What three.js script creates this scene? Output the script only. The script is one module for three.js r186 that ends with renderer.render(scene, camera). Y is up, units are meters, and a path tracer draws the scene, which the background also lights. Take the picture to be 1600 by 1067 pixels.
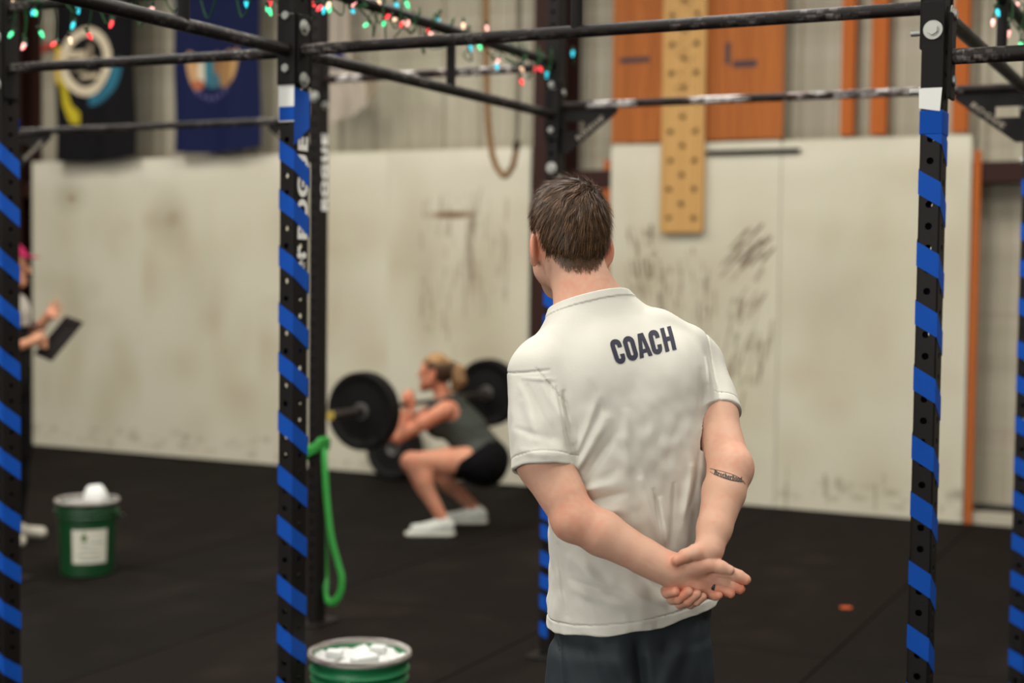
import * as THREE from 'three';
import { mergeGeometries, mergeVertices } from 'three/addons/utils/BufferGeometryUtils.js';
import { RoundedBoxGeometry } from 'three/addons/geometries/RoundedBoxGeometry.js';
import { RectAreaLightUniformsLib } from 'three/addons/lights/RectAreaLightUniformsLib.js';
import { createNoise3D } from 'simplex-noise';

// ------------------------------------------------------------------ camera, light, exposure
// Room frame: x runs along the far wall to the right, z comes towards the viewer, the floor is y = 0.
const scene = new THREE.Scene();
const renderer = new THREE.WebGLRenderer({ antialias: true });
renderer.toneMapping = THREE.LinearToneMapping;
renderer.toneMappingExposure = 1.16;
renderer.shadowMap.enabled = true;
const YAW = 26.273 * Math.PI / 180;
const camera = new THREE.PerspectiveCamera(26.18, 1.5, 0.1, 80);
camera.position.set(0, 1.55, 0);
camera.rotation.order = 'YXZ';
camera.rotation.set(-2.674 * Math.PI / 180, YAW, 0.70 * Math.PI / 180);
camera.focus = 3.0;
camera.userData.fStop = 2.0;
scene.add(camera);
scene.background = new THREE.Color(1.0, 0.97, 0.92);   // bright overcast sky outside the roll-up door
scene.backgroundIntensity = 3.6;
RectAreaLightUniformsLib.init();
const LAMP = 37, LAMP_COLOR = new THREE.Color(1.0, 0.97, 0.90), CEIL = 5.0;
const lampSpots = [];
for (const x of [-8.2, -5.2, -2.2, 0.9]) for (const z of [-7.0, -4.1, -1.2]) lampSpots.push([x, z]);
for (const [x, z] of lampSpots) {
  const l = new THREE.RectAreaLight(LAMP_COLOR, LAMP, 0.5, 1.2);
  l.position.set(x, CEIL - 0.2, z); l.rotation.x = -Math.PI / 2; scene.add(l);
}

// ------------------------------------------------------------------ helpers
function rng(seed) { let a = seed >>> 0; return () => { a = (a + 0x6d2b79f5) | 0; let t = Math.imul(a ^ (a >>> 15), 1 | a); t = (t + Math.imul(t ^ (t >>> 7), 61 | t)) ^ t; return ((t ^ (t >>> 14)) >>> 0) / 4294967296; }; }
const noise3 = createNoise3D(rng(7));
const V = (x, y, z) => new THREE.Vector3(x, y, z);
const used = new Map();
function numbered(n) { const k = used.get(n) || 0; used.set(n, k + 1); return k ? `${n}_${String(k).padStart(3, '0')}` : n; }
function finish(m) { m.castShadow = true; m.receiveShadow = true; return m; }
function part(name, geo, mat, parent, label) {
  const m = finish(new THREE.Mesh(geo, mat)); m.name = parent === scene ? numbered(name) : name;
  parent.add(m); if (label) m.userData.label = label; return m;
}
function tag(o, label, category, group) { o.userData.label = label; o.userData.category = category; if (group) o.userData.group = group; return o; }
function thing(name, label, category, pos = [0, 0, 0], ry = 0, group) {
  const g = new THREE.Group(); g.name = numbered(name); g.position.set(...pos); g.rotation.y = ry; scene.add(g); return tag(g, label, category, group);
}
function struct(name, geo, mat, parent = scene) { const m = part(name, geo, mat, parent); m.userData.kind = 'structure'; return m; }
const std = (color, roughness = 0.8, extra = {}) => new THREE.MeshPhysicalMaterial({ color, roughness, specularIntensity: roughness > 0.55 ? 0.3 : 1, ...extra });
const lin = (r, g, b) => new THREE.Color().setRGB(r, g, b);
function canvasTex(w, h, draw, srgb = true) {
  const c = document.createElement('canvas'); c.width = w; c.height = h; draw(c.getContext('2d'), w, h);
  const t = new THREE.CanvasTexture(c); if (srgb) t.colorSpace = THREE.SRGBColorSpace; t.wrapS = t.wrapT = THREE.RepeatWrapping; t.magFilter = THREE.LinearFilter; return t;
}
function noiseTex(n, f, lo, hi, sx = 1, sy = 1, seed = 0) {     // tileable enough: layered noise on a torus-like sampling
  const d = new Uint8Array(n * n * 4);
  for (let y = 0; y < n; y++) for (let x = 0; x < n; x++) {
    const a = x / n * 2 * Math.PI, b = y / n * 2 * Math.PI, k = f / 6.283;
    let v = 0.55 * noise3(Math.cos(a) * k * sx + seed, Math.sin(a) * k * sx + Math.cos(b) * k * sy, Math.sin(b) * k * sy)
      + 0.3 * noise3(Math.cos(a) * k * sx * 2.7 + 9 + seed, Math.sin(a) * k * sx * 2.7 + Math.cos(b) * k * sy * 2.7, Math.sin(b) * k * sy * 2.7)
      + 0.25 * noise3(Math.cos(a) * k * sx * 7 + 5 + seed, Math.sin(a) * k * sx * 7 + Math.cos(b) * k * sy * 7, Math.sin(b) * k * sy * 7);
    v = Math.min(1, Math.max(0, 0.5 + 0.5 * v)); const q = Math.round(255 * (lo + (hi - lo) * v)), i = (y * n + x) * 4;
    d[i] = d[i + 1] = d[i + 2] = q; d[i + 3] = 255;
  }
  const t = new THREE.DataTexture(d, n, n); t.wrapS = t.wrapT = THREE.RepeatWrapping; t.magFilter = THREE.LinearFilter; t.needsUpdate = true; return t;
}
const box = (w, h, d, x = 0, y = 0, z = 0) => new THREE.BoxGeometry(w, h, d).translate(x, y, z);
const rbox = (w, h, d, x = 0, y = 0, z = 0, r = 0.004) => new RoundedBoxGeometry(w, h, d, 2, r).translate(x, y, z);
function boxUV(geo, sx = 1, sy = sx) {                         // uv in metres from the dominant normal
  const p = geo.attributes.position, n = geo.attributes.normal, uv = new Float32Array(p.count * 2);
  for (let i = 0; i < p.count; i++) {
    const ax = Math.abs(n.getX(i)), ay = Math.abs(n.getY(i)), az = Math.abs(n.getZ(i));
    let u, v; if (az >= ax && az >= ay) { u = p.getX(i); v = p.getY(i); } else if (ax >= ay) { u = p.getZ(i); v = p.getY(i); } else { u = p.getX(i); v = p.getZ(i); }
    uv[2 * i] = u * sx; uv[2 * i + 1] = v * sy;
  }
  geo.setAttribute('uv', new THREE.BufferAttribute(uv, 2)); return geo;
}
function rod(a, b, r, seg = 20, r2 = r) {
  const A = V(...a), B = V(...b), L = A.distanceTo(B), g = new THREE.CylinderGeometry(r2, r, L, seg, 1);
  g.applyQuaternion(new THREE.Quaternion().setFromUnitVectors(V(0, 1, 0), B.clone().sub(A).normalize()));
  const uv = g.attributes.uv; for (let i = 0; i < uv.count; i++) uv.setXY(i, uv.getY(i), uv.getX(i));                          // u along the rod
  return g.translate((A.x + B.x) / 2, (A.y + B.y) / 2, (A.z + B.z) / 2);
}
function tube(pts, r, seg = 60, rad = 8, closed = false) { return new THREE.TubeGeometry(new THREE.CatmullRomCurve3(pts.map((p) => V(...p)), closed), seg, r, rad, closed); }
const merge = (l) => mergeGeometries(l.map((g) => { const q = g.index ? g.toNonIndexed() : g; for (const k of Object.keys(q.attributes)) if (!['position', 'normal', 'uv'].includes(k)) q.deleteAttribute(k); return q; }));

// ------------------------------------------------------------------ signed distance fields and their mesher
const smin = (a, b, k) => { const h = Math.max(k - Math.abs(a - b), 0) / k; return Math.min(a, b) - h * h * k * 0.25; };
const smax = (a, b, k) => -smin(-a, -b, k);
const sstep = (a, b, x) => { const t = Math.min(1, Math.max(0, (x - a) / (b - a))); return t * t * (3 - 2 * t); };
function cone(a, b, ra, rb) {                                  // tapered capsule
  const [ax, ay, az] = a, dx = b[0] - ax, dy = b[1] - ay, dz = b[2] - az, L2 = dx * dx + dy * dy + dz * dz || 1e-9;
  return (x, y, z) => {
    const px = x - ax, py = y - ay, pz = z - az; let t = (px * dx + py * dy + pz * dz) / L2; t = t < 0 ? 0 : t > 1 ? 1 : t;
    const qx = px - t * dx, qy = py - t * dy, qz = pz - t * dz; return Math.sqrt(qx * qx + qy * qy + qz * qz) - (ra + t * (rb - ra));
  };
}
function ell(c, h, ax) {                                       // ellipsoid; ax = three orthonormal axes
  const [X, Y, Z] = ax || [[1, 0, 0], [0, 1, 0], [0, 0, 1]], m = Math.min(...h);
  return (x, y, z) => {
    const px = x - c[0], py = y - c[1], pz = z - c[2];
    const a = (px * X[0] + py * X[1] + pz * X[2]) / h[0], b = (px * Y[0] + py * Y[1] + pz * Y[2]) / h[1], d = (px * Z[0] + py * Z[1] + pz * Z[2]) / h[2];
    const k0 = Math.sqrt(a * a + b * b + d * d), k1 = Math.sqrt((a / h[0]) ** 2 + (b / h[1]) ** 2 + (d / h[2]) ** 2);
    return k1 < 1e-6 ? -m : k0 * (k0 - 1) / k1;
  };
}
function chain(pts, rs, k = 0) { const l = []; for (let i = 0; i + 1 < pts.length; i++) l.push(cone(pts[i], pts[i + 1], rs[i], rs[i + 1])); return union(l, k); }
function union(l, k = 0) {
  return k > 0 ? (x, y, z) => { let d = l[0](x, y, z); for (let i = 1; i < l.length; i++) d = smin(d, l[i](x, y, z), k); return d; }
    : (x, y, z) => { let d = l[0](x, y, z); for (let i = 1; i < l.length; i++) { const e = l[i](x, y, z); if (e < d) d = e; } return d; };
}
function meshSDF(f, lo, hi, h, colour, uvf) {                  // surface nets, refining only the blocks near the surface
  const nx = Math.ceil((hi[0] - lo[0]) / h / 8) * 8, ny = Math.ceil((hi[1] - lo[1]) / h / 8) * 8, nz = Math.ceil((hi[2] - lo[2]) / h / 8) * 8;
  const sx = nx + 1, sy = ny + 1, sz = nz + 1, val = new Float32Array(sx * sy * sz).fill(1e9), idx = new Int32Array(nx * ny * nz).fill(-1);
  const at = (i, j, k) => i + sx * (j + sy * k), cell = (i, j, k) => i + nx * (j + ny * k), blocks = [], reach = 8 * h * 0.87 * 1.5 + 2 * h;
  for (let k = 0; k < nz; k += 8) for (let j = 0; j < ny; j += 8) for (let i = 0; i < nx; i += 8) {
    if (Math.abs(f(lo[0] + (i + 4) * h, lo[1] + (j + 4) * h, lo[2] + (k + 4) * h)) < reach) blocks.push([i, j, k]);
  }
  for (const [bi, bj, bk] of blocks) for (let k = bk; k <= bk + 8; k++) for (let j = bj; j <= bj + 8; j++) for (let i = bi; i <= bi + 8; i++) {
    const q = at(i, j, k); if (val[q] === 1e9) val[q] = f(lo[0] + i * h, lo[1] + j * h, lo[2] + k * h);
  }
  const pos = [], E = [[0, 1], [2, 3], [4, 5], [6, 7], [0, 2], [1, 3], [4, 6], [5, 7], [0, 4], [1, 5], [2, 6], [3, 7]], c = new Float64Array(8);
  for (const [bi, bj, bk] of blocks) for (let k = bk; k < bk + 8; k++) for (let j = bj; j < bj + 8; j++) for (let i = bi; i < bi + 8; i++) {
    let neg = 0; for (let q = 0; q < 8; q++) { c[q] = val[at(i + (q & 1), j + ((q >> 1) & 1), k + (q >> 2))]; if (c[q] < 0) neg++; }
    if (neg === 0 || neg === 8) continue;
    let x = 0, y = 0, z = 0, n = 0;
    for (const [a, b] of E) if ((c[a] < 0) !== (c[b] < 0)) {
      const t = c[a] / (c[a] - c[b]); n++;
      x += (a & 1) + t * ((b & 1) - (a & 1)); y += ((a >> 1) & 1) + t * (((b >> 1) & 1) - ((a >> 1) & 1)); z += (a >> 2) + t * ((b >> 2) - (a >> 2));
    }
    idx[cell(i, j, k)] = pos.length / 3; pos.push(lo[0] + (i + x / n) * h, lo[1] + (j + y / n) * h, lo[2] + (k + z / n) * h);
  }
  const tri = [], quad = (a, b, d, e, flip) => { if (a < 0 || b < 0 || d < 0 || e < 0) return; if (flip) tri.push(a, d, b, a, e, d); else tri.push(a, b, d, a, d, e); };
  for (const [bi, bj, bk] of blocks) for (let k = bk; k < bk + 8; k++) for (let j = bj; j < bj + 8; j++) for (let i = bi; i < bi + 8; i++) {
    const v = val[at(i, j, k)] < 0;
    if (j && k && v !== val[at(i + 1, j, k)] < 0) quad(idx[cell(i, j - 1, k - 1)], idx[cell(i, j, k - 1)], idx[cell(i, j, k)], idx[cell(i, j - 1, k)], !v);
    if (i && k && v !== val[at(i, j + 1, k)] < 0) quad(idx[cell(i - 1, j, k - 1)], idx[cell(i - 1, j, k)], idx[cell(i, j, k)], idx[cell(i, j, k - 1)], !v);
    if (i && j && v !== val[at(i, j, k + 1)] < 0) quad(idx[cell(i - 1, j - 1, k)], idx[cell(i, j - 1, k)], idx[cell(i, j, k)], idx[cell(i - 1, j, k)], !v);
  }
  const P = new Float32Array(pos), N = new Float32Array(P.length), e = h * 0.4;
  for (let q = 0; q < P.length; q += 3) {
    for (let it = 0; it < 2; it++) {
      const x = P[q], y = P[q + 1], z = P[q + 2], d = f(x, y, z);
      let gx = f(x + e, y, z) - f(x - e, y, z), gy = f(x, y + e, z) - f(x, y - e, z), gz = f(x, y, z + e) - f(x, y, z - e);
      const g = Math.hypot(gx, gy, gz) || 1; gx /= g; gy /= g; gz /= g;
      N[q] = gx; N[q + 1] = gy; N[q + 2] = gz;
      if (it === 0) { const s = Math.max(-0.4 * h, Math.min(0.4 * h, d * Math.min(1.5, 2 * e / g))); P[q] -= s * gx; P[q + 1] -= s * gy; P[q + 2] -= s * gz; }
    }
  }
  const geo = new THREE.BufferGeometry(); geo.setAttribute('position', new THREE.BufferAttribute(P, 3)); geo.setAttribute('normal', new THREE.BufferAttribute(N, 3)); geo.setIndex(tri);
  if (colour) { const C = new Float32Array(P.length); for (let q = 0; q < P.length; q += 3) { const o = colour(P[q], P[q + 1], P[q + 2]); C[q] = o[0]; C[q + 1] = o[1]; C[q + 2] = o[2]; } geo.setAttribute('color', new THREE.BufferAttribute(C, 3)); }
  const U = new Float32Array(P.length / 3 * 2);
  for (let q = 0, o = 0; q < P.length; q += 3) { const r = uvf ? uvf(P[q], P[q + 1], P[q + 2]) : [P[q] + P[q + 2] * 0.5, P[q + 1]]; U[o++] = r[0]; U[o++] = r[1]; }
  geo.setAttribute('uv', new THREE.BufferAttribute(U, 2));
  return geo;
}
function onSurface(f, x, y, z0, off, z1 = -0.6) {              // walk towards -z until the field is met
  let z = z0; for (let i = 0; i < 90 && z > z1; i++) { const d = f(x, y, z); if (d < 0.0004) break; z -= Math.max(d * 0.6, 0.0003); } return z + off;
}
function decalPatch(f, corners, nu, nv, z0, off) {              // curved patch laid on a field; corners TL TR BR BL in (x, y)
  const g = new THREE.PlaneGeometry(1, 1, nu, nv), p = g.attributes.position, [a, b, c, d] = corners;
  for (let i = 0; i < p.count; i++) {
    const u = p.getX(i) + 0.5, v = 0.5 - p.getY(i);
    const x = (a[0] * (1 - u) + b[0] * u) * (1 - v) + (d[0] * (1 - u) + c[0] * u) * v, y = (a[1] * (1 - u) + b[1] * u) * (1 - v) + (d[1] * (1 - u) + c[1] * u) * v;
    p.setXYZ(i, x, y, onSurface(f, x, y, z0, off));
  }
  g.computeVertexNormals(); return g;
}

// ------------------------------------------------------------------ materials
const grain = noiseTex(256, 30, 0.35, 1.0), coarse = noiseTex(256, 8, 0.3, 1, 1, 1, 3);
const T = (t, rx, ry) => { const c = t.clone(); c.repeat.set(rx, ry); c.needsUpdate = true; return c; };
const steel = new THREE.MeshPhysicalMaterial({ color: lin(0.0085, 0.0068, 0.006), roughness: 0.5, specularIntensity: 0.35, bumpMap: T(grain, 3, 3), bumpScale: 0.0005 });
const steelDark = new THREE.MeshPhysicalMaterial({ color: lin(0.008, 0.0065, 0.0058), roughness: 0.6, specularIntensity: 0.35 });
const zinc = std(lin(0.40, 0.40, 0.37), 0.45, { metalness: 0.6 });
const wornBar = new THREE.MeshPhysicalMaterial({ roughness: 0.5, specularIntensity: 0.4, map: canvasTex(2048, 64, (g, w, h) => {
  g.fillStyle = '#1d1917'; g.fillRect(0, 0, w, h); const r = rng(12);
  for (let i = 0; i < 420; i++) { const x = r() * w, y = r() * h, s = 2 + r() * 22; g.fillStyle = r() < 0.5 ? `rgba(95,70,62,${0.12 + r() * 0.3})` : `rgba(120,112,108,${0.05 + r() * 0.25})`; g.fillRect(x, y, s * 1.5, 1 + r() * 6); }
  for (let c = 0; c < 9; c++) { const x0 = r() * w; for (let i = 0; i < 70; i++) { g.fillStyle = `rgba(190,186,182,${0.04 + r() * 0.16})`; g.fillRect(x0 + (r() - 0.5) * 130, r() * h, 4 + r() * 30, 2 + r() * 6); } }
}) });
const chalkBar = new THREE.MeshPhysicalMaterial({ roughness: 0.65, specularIntensity: 0.4, map: canvasTex(1024, 64, (g, w, h) => {
  g.fillStyle = '#1d1816'; g.fillRect(0, 0, w, h); const r = rng(31);
  for (let i = 0; i < 200; i++) { g.fillStyle = `rgba(110,70,64,${0.15 + r() * 0.4})`; g.fillRect(r() * w, r() * h, 5 + r() * 45, 2 + r() * 8); }
  for (const [a, b] of [[60, 170], [300, 420], [520, 900]]) for (let i = 0; i < 160; i++) { g.fillStyle = `rgba(215,210,206,${0.25 + r() * 0.5})`; g.fillRect(a + r() * (b - a), r() * h, 6 + r() * 30, 2 + r() * 8); }
}) });
const tapeBlue = new THREE.MeshPhysicalMaterial({ color: lin(0.004, 0.076, 0.43), roughness: 0.6, specularIntensity: 0.3, bumpMap: T(grain, 12, 40), bumpScale: 0.0008, side: THREE.DoubleSide });
const paperWhite = std(lin(0.78, 0.79, 0.76), 0.8, { side: THREE.DoubleSide });
const browned = std(lin(0.030, 0.011, 0.008), 0.6);
function lettering(text, w, h, draw, color = [235, 232, 225]) {
  return new THREE.MeshStandardMaterial({ roughness: 0.7, alphaTest: 0.5, side: THREE.DoubleSide, map: canvasTex(w, h, (g) => {
    g.clearRect(0, 0, w, h); g.fillStyle = g.strokeStyle = `rgb(${color})`; draw(g, w, h); }) });
}

// ------------------------------------------------------------------ the setting
const ZW = -9.54;                                               // face of the white panels
{
  const floor = new THREE.Group(); floor.name = 'floor'; floor.userData.kind = 'structure'; scene.add(floor);
  part('floor_slab', box(18, 0.3, 18, -4, -0.165, -1.5), std(lin(0.02, 0.018, 0.016), 0.9), floor);
  const rubber = [0, 1, 2].map((i) => new THREE.MeshPhysicalMaterial({ roughness: 0.85, specularIntensity: 0.16, bumpMap: T(grain, 9, 9), bumpScale: 0.0012, map: canvasTex(512, 512, (g, w, h) => {
    const r = rng(50 + i); g.fillStyle = ['#130e0b', '#150f0c', '#110d0a'][i]; g.fillRect(0, 0, w, h);
    for (let k = 0; k < 2600; k++) { const s = 0.5 + r() * 1.4; g.fillStyle = `rgba(${r() < 0.5 ? '90,80,70' : '0,0,0'},${0.04 + r() * 0.12})`; g.fillRect(r() * w, r() * h, s, s); }
    for (let k = 0; k < 26; k++) { const x = r() * w, y = r() * h, R = 20 + r() * 70, gr = g.createRadialGradient(x, y, 0, x, y, R); gr.addColorStop(0, `rgba(120,105,90,${0.02 + r() * 0.05})`); gr.addColorStop(1, 'rgba(120,105,90,0)'); g.fillStyle = gr; g.fillRect(x - R, y - R, 2 * R, 2 * R); }
    for (let k = 0; k < 40; k++) { g.strokeStyle = `rgba(150,135,120,${0.04 + r() * 0.12})`; g.lineWidth = 0.6 + r() * 1.4; g.beginPath(); const x = r() * w, y = r() * h, a = r() * 6.3; g.moveTo(x, y); g.lineTo(x + Math.cos(a) * 40 * r(), y + Math.sin(a) * 40 * r()); g.stroke(); }
  }) }));
  const matGeo = rbox(1.214, 0.03, 1.824, 0, -0.015, 0, 0.003), r = rng(4);
  for (let i = 0; i < 12; i++) for (let j = 0; j < 7; j++) {
    const m = part('rubber_mat', matGeo, rubber[Math.floor(r() * 3)], floor); m.position.set(-10.6 + i * 1.22, -0.0008 * r(), -8.62 + j * 1.83 + (i % 2) * 0.0); m.rotation.y = r() < 0.5 ? Math.PI : 0;
  }
  const plaster = std(lin(0.24, 0.22, 0.19), 0.85);
  struct('wall_left', box(0.3, 5.3, 18, -11.6, 2.55, -1.5), plaster);
  struct('wall_right', box(0.3, 5.3, 18, 4.15, 2.55, -1.5), plaster);
  const front = new THREE.Group(); front.name = 'wall_front'; front.userData.kind = 'structure'; scene.add(front);
  part('wall_pier', box(4.6, 5.3, 0.3, -9.3, 2.55, 5.4), plaster, front); part('wall_pier', box(2.3, 5.3, 0.3, 3.15, 2.55, 5.4), plaster, front);
  part('door_header', box(9, 1.3, 0.3, -2.5, 4.55, 5.4), plaster, front);
  struct('ceiling', box(16.2, 0.25, 18, -3.7, CEIL + 0.325, -1.5), std(lin(0.28, 0.27, 0.25), 0.9));
  struct('yard', box(16, 0.3, 8, -3.7, -0.25, 9.6), std(lin(0.25, 0.24, 0.22), 0.9));
}
{ // far wall: ribbed metal sheets on brown girts, columns, white plywood lining, boards and studs
  const wall = new THREE.Group(); wall.name = 'wall_back'; wall.userData.kind = 'structure'; scene.add(wall);
  part('wall_backing', box(16.4, 5.3, 0.2, -3.7, 2.55, ZW - 0.46), std(lin(0.3, 0.28, 0.24), 0.9), wall);
  const sheetMat = std(0xffffff, 0.55, { side: THREE.DoubleSide, map: canvasTex(512, 1024, (g, w, h) => {
    g.fillStyle = '#aaa28e'; g.fillRect(0, 0, w, h); const r = rng(8);
    for (let k = 0; k < 60; k++) { g.fillStyle = `rgba(${r() < 0.6 ? '110,95,75' : '215,208,190'},${0.03 + r() * 0.07})`; g.fillRect(0, r() * h, w, 3 + r() * 40); }
    for (let k = 0; k < 90; k++) { g.fillStyle = `rgba(90,75,60,${0.03 + r() * 0.08})`; g.fillRect(r() * w, r() * h, 2 + r() * 6, 40 + r() * 300); }
  }) });
  const prof = []; const W = 0.915;
  for (let k = 0; k < 3; k++) { const o = k * 0.305; prof.push([o, 0], [o + 0.055, 0], [o + 0.06, 0.006], [o + 0.07, 0.006], [o + 0.075, 0], [o + 0.1, 0], [o + 0.105, 0.006], [o + 0.115, 0.006], [o + 0.12, 0], [o + 0.2, 0], [o + 0.222, 0.034], [o + 0.262, 0.034], [o + 0.284, 0]); }
  prof.push([W + 0.01, 0]);
  const sheet = new THREE.BufferGeometry(), sp = [], su = [], si = [];
  prof.forEach(([x, z], i) => { sp.push(x, 0, z, x, 5, z); su.push(x / W, 0, x / W, 1); if (i) { const b = 2 * i; si.push(b - 2, b, b - 1, b, b + 1, b - 1); } });
  sheet.setAttribute('position', new THREE.Float32BufferAttribute(sp, 3)); sheet.setAttribute('uv', new THREE.Float32BufferAttribute(su, 2)); sheet.setIndex(si);
  const sheetFlat = sheet.toNonIndexed(); sheetFlat.computeVertexNormals();
  for (let i = 0; i < 17; i++) { const m = part('metal_sheet', sheetFlat, sheetMat, wall); m.position.set(-11.5 + i * W, 0.1, ZW - 0.27 + (i % 2) * 0.0015); }
  for (const y of [2.215, 3.95]) part('girt', merge([box(15.5, 0.13, 0.012, -3.72, y, ZW - 0.038), box(15.5, 0.012, 0.17, -3.72, y + 0.06, ZW - 0.12), box(15.5, 0.012, 0.17, -3.72, y - 0.06, ZW - 0.12)]), browned, wall);
  part('base_angle', box(6, 0.07, 0.1, 0.3, 0.035, ZW - 0.09), std(lin(0.42, 0.38, 0.30), 0.8), wall);
  const column = merge([box(0.25, 5, 0.018, 0, 2.5, 0.12), box(0.012, 5, 0.24, 0, 2.5, 0), box(0.25, 5, 0.018, 0, 2.5, -0.12)]);
  for (const [x, z] of [[-4.42, ZW - 0.09], [-9.56, ZW - 0.09], [0.6, ZW - 0.09]]) part('steel_column', column, browned, wall).position.set(x, 0, z);
  // white painted plywood sheets; scuffs are in the paint
  const panelMat = (marks, seed) => std(0xffffff, 0.7, { bumpMap: T(coarse, 2, 4), bumpScale: 0.001, map: canvasTex(512, 1024, (g, w, h) => {
    const r = rng(seed); g.fillStyle = '#c5bfac'; g.fillRect(0, 0, w, h);
    const X = (m) => m / 1.22 * w, Y = (m) => h - m / 2.44 * h;
    const blot = (x, y, rx, ry, c, a) => { g.save(); g.translate(X(x), Y(y)); g.scale(X(rx), h * ry / 2.44); const gr = g.createRadialGradient(0, 0, 0, 0, 0, 1); gr.addColorStop(0, `rgba(${c},${a})`); gr.addColorStop(0.5, `rgba(${c},${a * 0.5})`); gr.addColorStop(1, `rgba(${c},0)`); g.fillStyle = gr; g.fillRect(-1, -1, 2, 2); g.restore(); };
    for (let k = 0; k < 40; k++) blot(r() * 1.22, 0.2 + r() * 1.8, 0.1 + r() * 0.3, 0.1 + r() * 0.4, '150,132,100', 0.05 + r() * 0.08);
    for (let k = 0; k < 14; k++) blot(r() * 1.22, 2.3 + r() * 0.14, 0.1 + r() * 0.3, 0.1 + r() * 0.1, '222,216,200', 0.15);
    for (let k = 0; k < 26; k++) blot(r() * 1.22, 0.05 + r() * 0.16, 0.02 + r() * 0.07, 0.01 + r() * 0.04, '90,78,62', 0.1 + r() * 0.25);
    for (const [x, y, rx, ry, c, a] of marks.blots || []) blot(x, y, rx, ry, c, a);
    for (const [x0, x1, y0, y1, n, c, a, lean] of marks.streaks || []) for (let k = 0; k < n; k++) {
      const x = x0 + r() * (x1 - x0), y = y0 + r() * (y1 - y0), len = 0.03 + r() * 0.14; g.strokeStyle = `rgba(${c},${a * (0.3 + r() * 0.7)})`; g.lineWidth = 2 + r() * 7; g.lineCap = 'round'; g.beginPath(); g.moveTo(X(x), Y(y)); g.lineTo(X(x + lean * len + (r() - 0.5) * 0.015), Y(y - len)); g.stroke();
    }
  }) });
  const B = '72,52,38', R = '120,84,50', G = '105,90,68';
  const shape = new THREE.Shape(); { const w = 1.214, h = 2.44, q = 0.03; shape.moveTo(0, 0); shape.lineTo(w, 0); shape.lineTo(w, h - q); shape.quadraticCurveTo(w, h, w - q, h); shape.lineTo(q, h); shape.quadraticCurveTo(0, h, 0, h - q); shape.closePath(); }
  const plain = new THREE.Shape(); plain.moveTo(0, 0); plain.lineTo(1.187, 0); plain.lineTo(1.187, 2.44); plain.lineTo(0, 2.44); plain.closePath();
  const pg = (s, w) => { const g = new THREE.ExtrudeGeometry(s, { depth: 0.016, bevelEnabled: true, bevelThickness: 0.0012, bevelSize: 0.001, bevelSegments: 1, curveSegments: 6 }); const p = g.attributes.position, uv = new Float32Array(p.count * 2); for (let i = 0; i < p.count; i++) { uv[2 * i] = p.getX(i) / w; uv[2 * i + 1] = p.getY(i) / 2.44; } g.setAttribute('uv', new THREE.BufferAttribute(uv, 2)); return g; };
  const gPlain = pg(plain, 1.22), gRound = pg(shape, 1.22);
  const panels = [
    [-9.335, gPlain, { blots: [[0.42, 2.15, 0.22, 0.2, G, 0.3], [0.45, 2.12, 0.07, 0.04, R, 0.5], [0.5, 1.2, 0.3, 0.5, G, 0.12]] }, 1],
    [-8.145, gPlain, { blots: [[0.3, 1.92, 0.25, 0.32, G, 0.32], [0.35, 1.95, 0.1, 0.1, R, 0.22], [0.6, 1.4, 0.4, 0.5, G, 0.12]] }, 2],
    [-6.955, gPlain, { blots: [[0.7, 1.5, 0.4, 0.7, G, 0.1]] }, 3],
    [-5.765, gPlain, { blots: [[0.55, 1.96, 0.24, 0.035, R, 1.0], [0.55, 1.96, 0.2, 0.03, B, 0.6], [0.72, 1.9, 0.04, 0.16, B, 0.6], [0.72, 1.55, 0.03, 0.25, B, 0.45], [0.8, 1.3, 0.35, 0.6, G, 0.16], [0.3, 1.5, 0.25, 0.7, G, 0.15]],
      streaks: [[0.25, 1.05, 1.3, 2.2, 55, G, 0.35, 0], [0.3, 0.85, 1.9, 2.15, 22, B, 0.28, 0], [0.66, 0.72, 1.35, 1.95, 14, B, 0.4, 0], [0.3, 0.6, 1.0, 1.6, 14, B, 0.3, 0], [0.9, 1.02, 1.4, 1.9, 10, B, 0.28, 0]] }, 4],
    [-3.955, gRound, { blots: [[0.3, 1.55, 0.3, 0.4, G, 0.14], [0.75, 1.3, 0.4, 0.6, G, 0.14]],
      streaks: [[0.12, 0.32, 1.45, 1.9, 26, B, 0.6, 0.15], [0.3, 0.75, 1.25, 1.75, 40, B, 0.5, 0.05], [0.3, 0.8, 1.0, 1.5, 26, G, 0.4, 0], [0.93, 1.19, 1.65, 1.9, 22, B, 0.8, -0.9], [0.9, 1.18, 1.35, 1.75, 18, B, 0.4, -0.6], [0.85, 1.19, 0.7, 1.4, 44, B, 0.45, -0.15]] }, 5],
    [-2.735, gRound, { blots: [[0.35, 1.4, 0.5, 0.6, G, 0.16], [0.9, 2.2, 0.3, 0.2, '160,140,105', 0.2]], streaks: [[0.05, 1.1, 0.1, 0.3, 12, B, 0.3, 0]] }, 6]];
  for (const [x, g, m, s] of panels) part('plywood_panel', g, panelMat(m, s), wall).position.set(x, 0.012 + (x > -4 ? -0.006 : 0), ZW - 0.02);
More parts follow.
